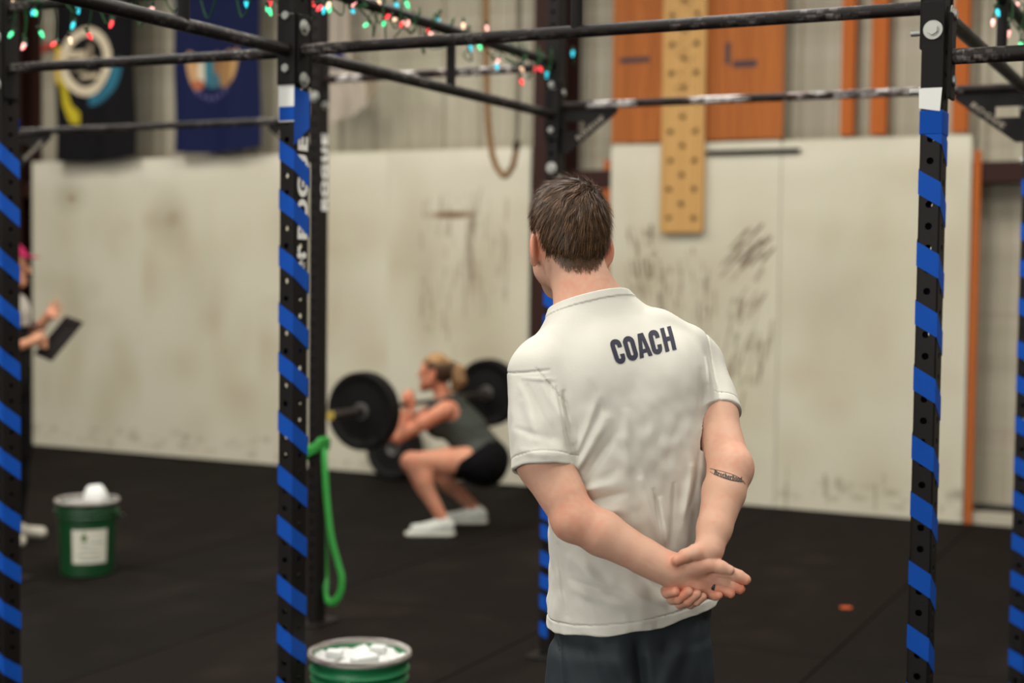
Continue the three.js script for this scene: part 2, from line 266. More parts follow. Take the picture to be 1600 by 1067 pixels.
  const woodTex = (base, dark, seed) => canvasTex(512, 1024, (g, w, h) => {
    const r = rng(seed); g.fillStyle = base; g.fillRect(0, 0, w, h);
    for (let k = 0; k < 260; k++) { const x = r() * w, a = r() * 30; g.strokeStyle = `rgba(${dark},${0.04 + r() * 0.13})`; g.lineWidth = 0.8 + r() * 5; g.beginPath(); for (let y = 0; y <= h; y += 32) g.lineTo(x + Math.sin(y * 0.006 + a) * (6 + 22 * Math.abs(Math.sin(x * 0.01))), y); g.stroke(); }
    for (let k = 0; k < 7; k++) { g.strokeStyle = `rgba(${dark},0.22)`; const x = r() * w, y = r() * h; for (let q = 1; q < 5; q++) { g.lineWidth = 3; g.beginPath(); g.ellipse(x, y, q * 9, q * 34, 0, 0, 6.3); g.stroke(); } }
  });
  const ply = std(0xffffff, 0.6, { map: woodTex('#a8622e', '90,40,14', 21) }), stud = std(0xffffff, 0.7, { map: woodTex('#b5622b', '100,45,15', 22) });
  const gp = boxUV(rbox(1.222, 2.44, 0.02, 0.611, 1.22, 0, 0.002), 0.8, 0.4); const bp = part('orange_board', gp, ply, wall); bp.position.set(-3.956, 2.462, ZW - 0.012);
  const ink = lettering('', 256, 256, (g) => { g.fillRect(10, 150, 100, 26); g.fillRect(150, 60, 24, 110); g.fillRect(150, 146, 96, 24); }, [40, 30, 40]);
  part('marker_marks', new THREE.PlaneGeometry(0.22, 0.22).translate(0, 0, 0), lettering('', 128, 32, (g) => g.fillRect(0, 8, 128, 16), [44, 33, 44]), wall).position.set(-3.79, 3.03, ZW - 0.0005);
  wall.children.at(-1).scale.set(1, 0.35, 1);
  part('marker_marks', new THREE.PlaneGeometry(0.24, 0.22), lettering('', 128, 128, (g) => { g.fillRect(6, 10, 20, 86); g.fillRect(34, 84, 90, 26); }, [44, 33, 44]), wall).position.set(-3.03, 3.02, ZW - 0.0005);
  for (const [x0, x1, y0] of [[-2.36, -2.276, 2.47], [-2.168, -2.066, 2.47], [-1.655, -1.56, 2.47]]) part('stud', boxUV(rbox(x1 - x0, 2.5, 0.09, 0, 1.25, 0, 0.003), 2, 0.4), stud, wall).position.set((x0 + x1) / 2, y0, ZW - 0.075);
  part('stud', boxUV(rbox(0.045, 2.35, 0.04, 0, 1.175, 0, 0.003), 3, 0.4), stud, wall).position.set(-1.486, 0, ZW - 0.03);
  part('stud', boxUV(rbox(0.05, 2.35, 0.09, 0, 1.175, 0, 0.003), 3, 0.4), stud, wall).position.set(-4.0, 0, ZW - 0.08);
}
{ // ceiling lamps
  const proto = [rbox(0.54, 0.06, 1.24, 0, 0, 0, 0.01), box(0.5, 0.012, 1.2, 0, -0.034, 0)];
  const shell = std(lin(0.7, 0.7, 0.7), 0.5), glow = std(0xffffff, 0.5, { emissive: LAMP_COLOR, emissiveIntensity: 2 });
  lampSpots.forEach(([x, z], i) => {
    const t = thing('ceiling_lamp', 'white flat ceiling lamp panel high above the gym floor', 'lamp', [x, CEIL - 0.13, z], 0, 'ceiling lamps');
    part('housing', proto[0], shell, t); part('diffuser', proto[1], glow, t); for (const q of [-0.4, 0.4]) part('hanger', rod([0, 0.02, q], [0, 0.34, q], 0.006, 8), shell, t);
  });
}

// ------------------------------------------------------------------ pull-up rig
const XL = -3.6, XM = -2.47, XR = -0.655, ZF = -3.56, ZB = -5.375, PW = 0.05, PD = 0.076, PH = 2.74, LOWER = 2.185, UPPER = 2.385;
const rig = thing('pull_up_rig', 'black steel pull-up rig with blue tape spiralled around its uprights', 'gym rig');
function holedFace(w, x0) {
  const s = new THREE.Shape(); s.moveTo(-w / 2 + 0.005, 0.004); s.lineTo(w / 2 - 0.005, 0.004); s.lineTo(w / 2 - 0.005, PH); s.lineTo(-w / 2 + 0.005, PH); s.closePath();
  for (let y = 0.147; y < PH - 0.03; y += 0.0508) { const h = new THREE.Path(); h.absarc(0, y, 0.0083, 0, Math.PI * 2, true); s.holes.push(h); }
  return new THREE.ExtrudeGeometry(s, { depth: 0.003, bevelEnabled: false, curveSegments: 7 });
}
const postOf = (sides) => {
  const a = holedFace(PW), b = sides ? holedFace(PD) : box(PD - 0.01, PH, 0.003, 0, PH / 2, 0.0015), l = [];
  l.push(a.clone().translate(0, 0, PD / 2 - 0.003), a.clone().translate(0, 0, -PD / 2));
  l.push(b.clone().rotateY(Math.PI / 2).translate(PW / 2 - 0.003, 0, 0), b.clone().rotateY(Math.PI / 2).translate(-PW / 2, 0, 0));
  for (const [sx, sz, st] of [[1, 1, 0], [-1, 1, 3], [-1, -1, 2], [1, -1, 1]]) {
    const c = new THREE.CylinderGeometry(0.005, 0.005, PH - 0.004, 6, 1, true, st * Math.PI / 2, Math.PI / 2); c.translate(sx * (PW / 2 - 0.005), PH / 2 + 0.002, sz * (PD / 2 - 0.005)); l.push(c);
  }
  l.push(box(PW - 0.002, 0.004, PD - 0.002, 0, PH, 0), rbox(0.13, 0.008, 0.2, 0, 0.004, 0.0, 0.002));
  const g = merge(l), uv = g.attributes.uv, p = g.attributes.position; for (let i = 0; i < p.count; i++) uv.setXY(i, p.getX(i) + p.getZ(i), p.getY(i)); return g;
}, postGeo = postOf(true), rearPostGeo = postOf(false);
const boltGeo = (() => {                                        // washer, hex head; axis +z, standing on z = 0
  const w = new THREE.LatheGeometry([[0.008, 0], [0.0225, 0], [0.0225, 0.002], [0.0215, 0.0032], [0.008, 0.0032]].map((q) => new THREE.Vector2(...q)), 28);
  const h = new THREE.CylinderGeometry(0.0125, 0.0132, 0.010, 6).translate(0, 0.0082, 0), f = new THREE.CylinderGeometry(0.0145, 0.0145, 0.003, 24).translate(0, 0.0045, 0);
  return merge([w, f, h]).rotateX(Math.PI / 2);
})();
const nutGeo = merge([new THREE.CylinderGeometry(0.012, 0.012, 0.013, 6).translate(0, 0.0065, 0), new THREE.CylinderGeometry(0.0075, 0.0075, 0.034, 12).translate(0, 0.017, 0)]).rotateX(Math.PI / 2);
function bolt(post, geo, x, y, z, ry) { const b = part(geo === nutGeo ? 'nut' : 'bolt', geo, zinc, post); b.position.set(x, y, z); b.rotation.y = ry; return b; }
function tapeWrap(post, yTop, yEnd, pitch, phase) {             // one helix of tape around the tube; phase = height of the strip's middle at the front left edge
  const off = 0.0008, ox = PW / 2 + off, oz = PD / 2 + off, P = 2 * (PW + PD), r = 0.005, n0 = Math.ceil((yTop - phase) / pitch);
  const at = (s) => { s = ((s % P) + P) % P; if (s < PW) return [-ox + s / PW * 2 * ox, oz]; s -= PW; if (s < PD) return [ox, oz - s / PD * 2 * oz]; s -= PD; if (s < PW) return [ox - s / PW * 2 * ox, -oz]; s -= PW; return [-ox, -oz + s / PD * 2 * oz]; };
  const pos = [], idx = [], uv = [], stops = [0, 0.35 * PW, 0.7 * PW, PW, PW + PD / 3, PW + PD * 0.67, PW + PD, PW + PD + PW / 2, 2 * PW + PD, 2 * PW + PD + PD / 2];
  let n = 0;
  for (let turn = -n0; ; turn++) {
    let done = false;
    for (const s of stops) {
      const j = 0.009 * Math.sin(turn * 2.3 + phase * 9), mid = phase + j - pitch * (turn + s / P); if (mid > yTop) continue; if (mid < yEnd) { done = true; break; }
      const [x, z] = at(s); for (const k of [1, 0.33, -0.33, -1]) { pos.push(x, Math.min(yTop, mid + k * 0.0285), z); uv.push(s + turn * P, k * 0.024); }
      if (n) for (let q = 0; q < 3; q++) { const b = 4 * n + q; idx.push(b - 4, b - 3, b, b, b - 3, b + 1); }
      n++;
    }
    if (done) break;
  }
  const g = new THREE.BufferGeometry(); g.setAttribute('position', new THREE.Float32BufferAttribute(pos, 3)); g.setAttribute('uv', new THREE.Float32BufferAttribute(uv, 2)); g.setIndex(idx);
  const q = g.toNonIndexed(); q.computeVertexNormals(); return part('tape_wrap', q, tapeBlue, post, 'blue tape spiral');
}
function upright(x, z) { const m = part('upright', z < -5 ? rearPostGeo : postGeo, steel, rig); m.position.set(x, 0, z); return m; }
const pL = upright(XL, ZF), pM = upright(XM, ZF), pR = upright(XR, ZF), bL = upright(XL, ZB), bM = upright(XM, ZB), bR = upright(XR, ZB), farL = upright(-5.40, ZB), nearM = upright(XM, -1.745), edgeR = upright(0.6, ZF);
tapeWrap(pM, 2.02, 0.1, 0.158, 1.117); tapeWrap(pR, 1.94, 0.1, 0.152, 1.464); tapeWrap(pL, 2.03, 0.1, 0.166, 1.45); tapeWrap(bM, 1.62, 0.1, 0.095, 0.41); tapeWrap(bR, 1.95, 0.06, 0.135, 1.05);
const bx = PW / 2, bz = PD / 2;
for (const y of [2.279, 2.129]) { bolt(pM, boltGeo, 0, y, bz, 0); bolt(pM, boltGeo, bx + 0.006, y - 0.03, 0.0, Math.PI / 2); bolt(pL, boltGeo, 0, y + 0.005, bz, 0); }
part('front_plate', rbox(0.051, 0.2, 0.005, 0, 2.092, bz + 0.0015, 0.002), steelDark, pR); bolt(pR, boltGeo, 0, 2.126, bz + 0.004, 0);
for (const y of [2.166, 2.012]) bolt(pR, boltGeo, bx + 0.008, y, -0.005, Math.PI / 2);
bolt(pR, nutGeo, -bx, 2.128, -0.005, -Math.PI / 2); bolt(pR, nutGeo, -bx, 1.99, -0.005, -Math.PI / 2);
for (const p of [bL, bM, bR]) { bolt(p, boltGeo, 0, 2.30, bz, 0); bolt(p, boltGeo, bx, 2.27, 0, Math.PI / 2); }
bolt(bM, boltGeo, 0, 2.12, bz, 0); bolt(bR, boltGeo, 0, 2.12, bz, 0);
bolt(bM, boltGeo, 0, 1.97, bz, 0); bolt(bM, boltGeo, bx, 1.92, 0.01, Math.PI / 2); bolt(bR, boltGeo, -bx, 1.96, 0, -Math.PI / 2); bolt(bR, boltGeo, -bx, 2.14, 0, -Math.PI / 2);
// paper labels with tape over them, lettering on the tube faces
part('paper_label', rbox(0.054, 0.115, 0.0012, 0, 0, 0, 0.0005), paperWhite, pM).position.set(-0.002, 2.034, bz + 0.0004);
part('tape_strip', rbox(0.052, 0.04, 0.0012, 0, 0, 0, 0.0005), tapeBlue, pM).position.set(0.0, 2.0, bz + 0.0017);
part('tape_strip', (() => { const s = new THREE.Shape(); s.moveTo(-bz, 2.075); s.lineTo(bz, 2.065); s.lineTo(bz, 1.965); s.lineTo(-bz, 1.91); s.closePath(); return new THREE.ExtrudeGeometry(s, { depth: 0.001, bevelEnabled: false }).rotateY(Math.PI / 2); })(), tapeBlue, pM).position.set(bx + 0.0005, 0, 0);
part('paper_label', (() => { const s = new THREE.Shape(); s.moveTo(-0.029, 0.028); s.quadraticCurveTo(-0.01, 0.036, 0.024, 0.032); s.lineTo(0.02, -0.024); s.lineTo(-0.028, -0.016); s.closePath(); return new THREE.ExtrudeGeometry(s, { depth: 0.0012, bevelEnabled: false }); })(), paperWhite, pR).position.set(0, 1.962, bz + 0.0022);
part('tape_strip', rbox(PW + 0.004, 0.058, PD + 0.004, 0, 0, 0, 0.004), tapeBlue, pR).position.set(0, 1.913, 0);
const word = (w, h, weight, color) => lettering('', w, h, (g) => { g.font = 'bold 150px sans-serif'; g.textBaseline = 'middle'; g.textAlign = 'left'; const m = g.measureText('ROGUE').width; g.save(); g.translate(8, h / 2); g.scale((w - 16) / m, h / 150 * 1.12); g.lineWidth = weight; g.fillText('ROGUE', 0, 4); g.strokeText('ROGUE', 0, 4); g.restore(); }, color);
const wordMat = word(640, 128, 6), gussetWord = word(512, 96, 1, [138, 129, 115]);
function sideWord(post, y0, y1, h) { const m = part('lettering', new THREE.PlaneGeometry(y1 - y0, h).rotateZ(Math.PI / 2).rotateY(Math.PI / 2), wordMat, post, 'white lettering on the side face'); m.position.set(bx + 0.0004, (y0 + y1) / 2, -0.006); }
sideWord(pM, 1.63, 1.945, 0.058); sideWord(bL, 1.80, 2.15, 0.05);
part('emblem', new THREE.PlaneGeometry(0.05, 0.07).rotateY(Math.PI / 2), lettering('', 96, 128, (g) => { g.fillRect(8, 6, 26, 30); g.fillRect(4, 44, 88, 20); g.beginPath(); g.arc(26, 54, 18, 0, 7); g.arc(70, 54, 18, 0, 7); g.fill(); g.fillRect(40, 70, 16, 14); for (let y = 92; y < 126; y += 11) g.fillRect(14, y, 68, 5); }), pM, 'white emblem under the lettering').position.set(bx + 0.0004, 1.588, -0.004);
// crossmembers: tubes with end plates and webs
function crossbar(name, a, b, r, mat) {
  const A = V(...a), B = V(...b), ax = Math.abs(B.x - A.x) > Math.abs(B.z - A.z);
  const m = part(name, rod(a, b, r, 22), mat, rig);
  const sgn = ax ? Math.sign(B.x - A.x) : Math.sign(B.z - A.z);
  for (const [P, s] of [[A, 1], [B, -1]]) part('end_plate', ax ? rbox(0.008, 0.2, 0.06, P.x + s * sgn * 0.004, P.y, P.z, 0.003) : rbox(0.06, 0.2, 0.008, P.x, P.y, P.z + s * sgn * 0.004, 0.003), steelDark, m);
  return m;
}
const web = (m, a, b) => part('web', rod(a, b, 0.016, 14), steelDark, m);
const f = crossbar('crossbar', [XM + bx, LOWER, ZF], [XR - bx, LOWER, ZF], 0.0165, wornBar); web(f, [-1.58, LOWER, ZF], [-1.58, 2.6, ZF]); crossbar('crossbar', [XM + bx, 2.6, ZF], [XR - bx, 2.6, ZF], 0.018, wornBar);
crossbar('crossbar', [XL + bx, 2.19, ZF], [XM - bx, 2.18, ZF], 0.0155, wornBar); crossbar('crossbar', [XL + bx, UPPER, ZF], [XM - bx, UPPER, ZF], 0.017, wornBar);
crossbar('crossbar', [XR + bx + 0.008, 2.068, ZF], [0.6 - bx, 2.068, ZF], 0.0185, wornBar);
for (const [x, z0, z1, web0] of [[XM, ZF - bz, ZB + bz, -4.5], [XR, ZF - bz, ZB + bz, -4.6], [XM, -1.745 - bz, ZF + bz, -3.06]]) {
  const m = crossbar('depth_rail', [x, 2.182, z0], [x, 2.182, z1], 0.0185, wornBar); web(m, [x, 2.182, web0], [x, UPPER, web0]); crossbar('depth_rail', [x, UPPER, z0], [x, UPPER, z1], 0.0185, steel);
}
crossbar('crossbar', [-5.40 + bx, 2.206, ZB], [XL - bx, 2.206, ZB], 0.0155, wornBar); crossbar('crossbar', [XL + bx, 2.375, ZB], [XM - bx, 2.375, ZB], 0.017, chalkBar); crossbar('crossbar', [XM + bx, 2.218, ZB], [XR - bx, 2.214, ZB], 0.0155, chalkBar);
crossbar('crossbar', [XR + bx, 2.214, ZB], [0.6, 2.214, ZB], 0.0155, chalkBar); upright(0.63, ZB);
const gusset = (() => {
  const s = new THREE.Shape(); s.moveTo(0, 0); s.lineTo(0.24, 0); s.lineTo(0.24, -0.02); s.lineTo(0.03, -0.175); s.lineTo(0, -0.175); s.closePath();
  const h = new THREE.Path(); h.moveTo(0.02, -0.05); h.lineTo(0.1, -0.05); h.lineTo(0.1, -0.088); h.lineTo(0.02, -0.088); h.closePath(); s.holes.push(h);
  return new THREE.ExtrudeGeometry(s, { depth: 0.006, bevelEnabled: false });
})();
function addGusset(x, y, dir) {
  const m = part('gusset', gusset, steelDark, rig); m.position.set(x, y, ZB - 0.003); if (dir < 0) { m.rotation.y = Math.PI; m.position.z = ZB + 0.003; }
  const w = part('lettering', new THREE.PlaneGeometry(0.15, 0.024), gussetWord, m, 'pale lettering along the sloping edge');
  if (dir > 0) { w.position.set(0.125, -0.078, 0.0068); w.rotation.z = 0.635; } else { w.position.set(0.125, -0.078, -0.0008); w.rotation.order = 'YXZ'; w.rotation.set(0, Math.PI, -0.635); }
}
addGusset(XM + bx, 2.204, 1); addGusset(XR - bx, 2.2, -1); addGusset(-5.40 + bx, 2.192, 1); addGusset(XL - bx, 2.192, -1); addGusset(XR + bx, 2.2, 1);

// ------------------------------------------------------------------ string lights
{
  const wireMat = std(lin(0.012, 0.06, 0.018), 0.6), base = std(lin(0.01, 0.045, 0.015), 0.5);
  const cols = { red: [1, 0.05, 0.06], green: [0.08, 0.85, 0.32], teal: [0.03, 0.5, 0.62], warm: [1, 0.62, 0.4], pink: [1, 0.42, 0.36] }, mats = {};
  for (const k in cols) mats[k] = std(lin(...cols[k].map((v) => v * 0.5)), 0.3, { emissive: lin(...cols[k]), emissiveIntensity: 1.7 });
  const bulbGeo = new THREE.LatheGeometry([[0, -0.026], [0.0035, -0.022], [0.0062, -0.012], [0.006, -0.004], [0.0045, 0]].map((q) => new THREE.Vector2(...q)), 10), socketGeo = new THREE.CylinderGeometry(0.005, 0.0055, 0.016, 8).translate(0, 0.008, 0);
  const keys = Object.keys(cols);
  function lights(label, along, n, seed, drop, lamps) {
    const r = rng(seed), t = thing('string_lights', label, 'string lights'), pts = [];
    for (let i = 0; i <= n; i++) { const [x, y, z] = along(i / n), a = i * 1.9; pts.push([x + Math.cos(a) * 0.025, y + Math.sin(a) * 0.025 - (i % 3 === 1 ? drop * (0.3 + r() * 0.5) : 0), z + Math.cos(a) * 0.02]); }
    part('wire', tube(pts, 0.0028, n * 6, 5), wireMat, t);
    if (seed === 2) { const w2 = pts.map(([x, y, z], i) => [x + Math.sin(i * 2.7) * 0.03, y - 0.03 + Math.cos(i * 1.3) * 0.035, z + 0.02]); part('wire', tube(w2, 0.0028, n * 6, 5), wireMat, t); }
    for (const [s, dy, dx, dz, c] of lamps) {
      const [x, y, z] = along(s), top = V(x, y, z), q = V(x + dx, y + dy, z + dz);
      const b = part('bulb', bulbGeo, mats[c], t); b.position.copy(q); part('socket', socketGeo, base, b);
      b.rotation.set((r() - 0.5) * 1.2, r() * 6, (r() - 0.5) * 1.2);
      if (q.distanceTo(top) > 0.035) part('lead', tube([[q.x, q.y + 0.01, q.z], [(q.x + top.x) / 2 + 0.01, (q.y + top.y) / 2 + 0.005, (q.z + top.z) / 2], [top.x, top.y, top.z]], 0.002, 8, 4), wireMat, t);
    }
  }
  const LA=[[0.025,0.023,'warm'],[0.117,-0.019,'teal'],[0.133,-0.024,'green'],[0.268,-0.016,'teal'],[0.265,-0.068,'teal'],[0.392,-0.010,'red'],[0.392,-0.071,'red'],[0.140,-0.085,'green'],[0.046,-0.085,'green'],[0.071,-0.103,'teal'],[0.080,-0.120,'red'],[0.092,-0.124,'pink'],[0.186,-0.124,'red'],[0.249,-0.111,'warm'],[0.325,-0.106,'red'],[0.470,-0.034,'teal'],[0.541,-0.041,'pink'],[0.857,-0.049,'teal'],[0.914,-0.059,'green'],[0.926,-0.051,'red'],[0.928,-0.075,'green']]
  const LB=[[0.052,-0.040,'red'],[0.078,-0.049,'red'],[0.091,-0.036,'warm'],[0.095,-0.044,'teal'],[0.101,-0.044,'green'],[0.171,-0.004,'pink'],[0.177,-0.027,'teal'],[0.191,0.002,'green'],[0.243,0.020,'warm'],[0.229,-0.058,'green'],[0.274,-0.035,'green'],[0.280,-0.019,'red'],[0.286,0.022,'teal'],[0.313,-0.015,'warm'],[0.320,-0.026,'red'],[0.324,0.037,'teal'],[0.346,-0.008,'pink'],[0.347,-0.016,'pink'],[0.360,0.052,'green'],[0.433,-0.006,'red'],[0.428,-0.029,'pink'],[0.474,0.033,'teal'],[0.568,0.041,'warm'],[0.652,0.055,'pink'],[0.523,-0.062,'red'],[0.598,-0.030,'teal'],[0.620,-0.020,'green'],[0.755,0.016,'green'],[0.767,0.012,'teal'],[0.709,-0.055,'pink'],[0.724,-0.063,'teal'],[0.825,-0.051,'warm'],[0.884,-0.039,'red'],[0.929,-0.028,'red'],[0.823,-0.099,'red'],[0.939,-0.046,'teal'],[0.965,-0.040,'teal'],[0.980,0.044,'green'],[1.010,0.097,'warm'],[1.039,0.023,'red'],[1.090,0.075,'teal']]
  const LC=[[0.548,-0.041,'teal'],[0.477,-0.092,'pink'],[0.612,-0.084,'pink'],[0.685,-0.050,'red'],[0.803,-0.072,'green'],[0.708,0.026,'pink']]
  
  lights('multicoloured string lights hanging along the top front rail above the flags', (s) => [XL + s * (XM - XL), UPPER + 0.02, ZF + 0.01], 26, 1, 0.14, LA.map(([s, d, c], i) => [s, d - 0.02, 0.004, 0.012 * ((i % 3) - 1), c]));
  lights('multicoloured string lights wound around the top rail running back above the coach', (s) => [XM, UPPER + 0.02, ZF + s * (ZB - ZF)], 52, 2, 0.09, LB.map(([s, d, c], i) => [s, d - 0.02, 0.012 * ((i % 3) - 1), 0.004, c]));
  lights('multicoloured string lights on the top rail behind the right front upright', (s) => [XR, UPPER + 0.02, ZF + s * (ZB - ZF)], 22, 3, 0.1, LC.map(([s, d, c], i) => [s, d - 0.02, 0.01 * ((i % 3) - 1), 0.004, c]));
}
// ------------------------------------------------------------------ things on the far wall
function clothFlag(name, label, x0, x1, y0, y1, z, mat, wave, shape) {
  const nu = 40, nv = 60, g = new THREE.BoxGeometry(1, 1, 1, nu, nv, 1), p = g.attributes.position, uv = g.attributes.uv;
  for (let i = 0; i < p.count; i++) {
    const u = p.getX(i) + 0.5, v = p.getY(i) + 0.5, [xx, yy, zz] = shape ? shape(u, v) : [x0 + u * (x1 - x0) + 0.012 * Math.sin(v * 9) * (1 - v), y0 + v * (y1 - y0) - (1 - v) * 0.03 * Math.sin(u * 3.1 + 0.4), 0];
    uv.setXY(i, u, v); p.setXYZ(i, xx, yy, z + zz + wave * (Math.sin(u * 11 + v * 2) + 0.5 * Math.sin(u * 23 - v * 3)) * (0.35 + 0.65 * (1 - v)) + p.getZ(i) * 0.003);
  }
  g.computeVertexNormals(); const t = thing(name, label, 'flag'); part('cloth', g, mat, t);
  part('pole_sleeve', rod([x0 - 0.02, y1, z], [x1 + 0.02, y1, z], 0.014, 12), std(lin(0.3, 0.28, 0.25), 0.5), t);
  for (const q of [0.1, 0.9]) part('hook', rod([x0 + q * (x1 - x0), y1, z], [x0 + q * (x1 - x0), y1 + 0.0, ZW - 0.03], 0.006, 8), zinc, t);
  return t;
}
{
  const blk = std(0xffffff, 0.85, { map: canvasTex(384, 768, (g, w, h) => {
    g.fillStyle = '#100f11'; g.fillRect(0, 0, w, h);
    const X = (px) => (px - 88) / 122 * w, Y = (py) => h - (248 - py) / 187 / 1.545 * h, cx = X(136), cy = Y(95);   // 187 px per metre up at the flag
    g.strokeStyle = '#2b6479'; g.lineWidth = 44; g.beginPath(); g.ellipse(cx + 26, cy + 26, 122, 130, 0, -0.2, 1.7); g.stroke();
    g.strokeStyle = '#c9a83a'; g.lineWidth = 34; g.beginPath(); g.ellipse(cx - 26, cy + 6, 122, 130, 0, 2.5, 3.7); g.stroke();
    g.fillStyle = '#b3a226'; g.beginPath(); g.moveTo(X(96), Y(122)); g.lineTo(X(104), Y(122)); g.lineTo(X(112), Y(160)); g.lineTo(X(124), Y(172)); g.lineTo(X(124), Y(190)); g.lineTo(X(110), Y(188)); g.lineTo(X(100), Y(160)); g.fill();
    g.strokeStyle = '#cdbfa4'; g.lineWidth = 38; g.beginPath(); g.ellipse(cx, cy, 110, 120, 0, 0, 6.3); g.stroke();
    g.fillStyle = '#c2b397'; g.fillRect(cx - 90, cy - 46, 92, 30); g.fillRect(cx - 40, cy - 12, 100, 24); g.fillRect(cx - 30, cy + 50, 96, 18); g.fillStyle = '#8a7d68'; g.fillRect(cx + 10, cy - 70, 24, 70); g.fillRect(cx - 60, cy + 24, 60, 14);
  }) });
  clothFlag('flag', 'black hanging flag with a pale ring emblem and yellow and blue accents', -8.965, -8.124, 2.455, 4.0, -9.44, blk, 0.012);
  const navy = std(0xffffff, 0.8, { map: canvasTex(384, 768, (g, w, h) => {
    g.fillStyle = '#11183a'; g.fillRect(0, 0, w, h); const k = w / 132, X = (px) => (px - 273) * k, Y = (py) => h - (235 - py) / 196 / 1.5 * h;
    const e = (c, x, y, rx, ry, a = 0) => { g.fillStyle = c; g.beginPath(); g.ellipse(X(x), Y(y), rx * k, ry * k, a, 0, 6.3); g.fill(); };
    e('#b58d62', 303, 110, 8, 28, -0.2); e('#c7bda6', 315, 112, 6, 22); e('#2f6a78', 329, 112, 9, 22); e('#7d5b3c', 341, 104, 6, 20); e('#3b5f6d', 338, 126, 10, 10); e('#8f6b45', 357, 110, 12, 26, 0.2); e('#b08a58', 368, 104, 4, 22, 0.2); e('#a35b3c', 310, 130, 9, 7);
    for (let i = 0; i < 6; i++) e('#4b4670', 308 + i * 9, 142 + 10 * Math.sin(i / 5 * 3.14), 3.4, 3.4);
  }) });
  clothFlag('flag', 'navy blue hanging flag with a small coloured crest, beside the black one', -7.709, -6.88, 2.50, 4.0, -9.44, navy, 0.012);
  const pale = std(0xffffff, 0.85, { map: canvasTex(256, 512, (g, w, h) => { g.fillStyle = '#a3988a'; g.fillRect(0, 0, w, h); g.fillStyle = '#2c2b55'; g.beginPath(); g.ellipse(90, 330, 60, 30, 0, 0, 7); g.fill(); g.fillStyle = '#5c5348'; g.fillRect(90, 20, 50, 16); g.fillRect(60, 330, 34, 20); g.fillStyle = '#8b7d68'; g.fillRect(190, 0, 66, h); }) });
  clothFlag('flag', 'pale draped flag partly hidden behind the dark rear upright', -6.235, -5.93, 2.7, 4.0, -9.4, pale, 0.02, (u, v) => {
    const w = 0.235 + 0.07 * sstep(0.5, 0.2, v), y = 2.66 + v * 1.34 + (v < 0.4 ? (u * u) * 0.24 * (1 - v / 0.4) : 0);
    return [-6.235 + u * (w + 0.15 * sstep(0.35, 0.1, v)), y, 0.05 * Math.sin(u * 7)]; });
  const red = thing('red_pennant', 'small red pennant on the far wall beside the left front upright', 'pennant');
  const s = new THREE.Shape(); s.moveTo(0, 0); s.lineTo(0.42, 0.13); s.lineTo(0.42, 0.17); s.lineTo(0.0, 0.1); s.closePath();
  part('cloth', new THREE.ExtrudeGeometry(s, { depth: 0.004, bevelEnabled: false }).translate(-9.62, 3.36, ZW - 0.23), std(lin(0.45, 0.08, 0.05), 0.8), red);
}
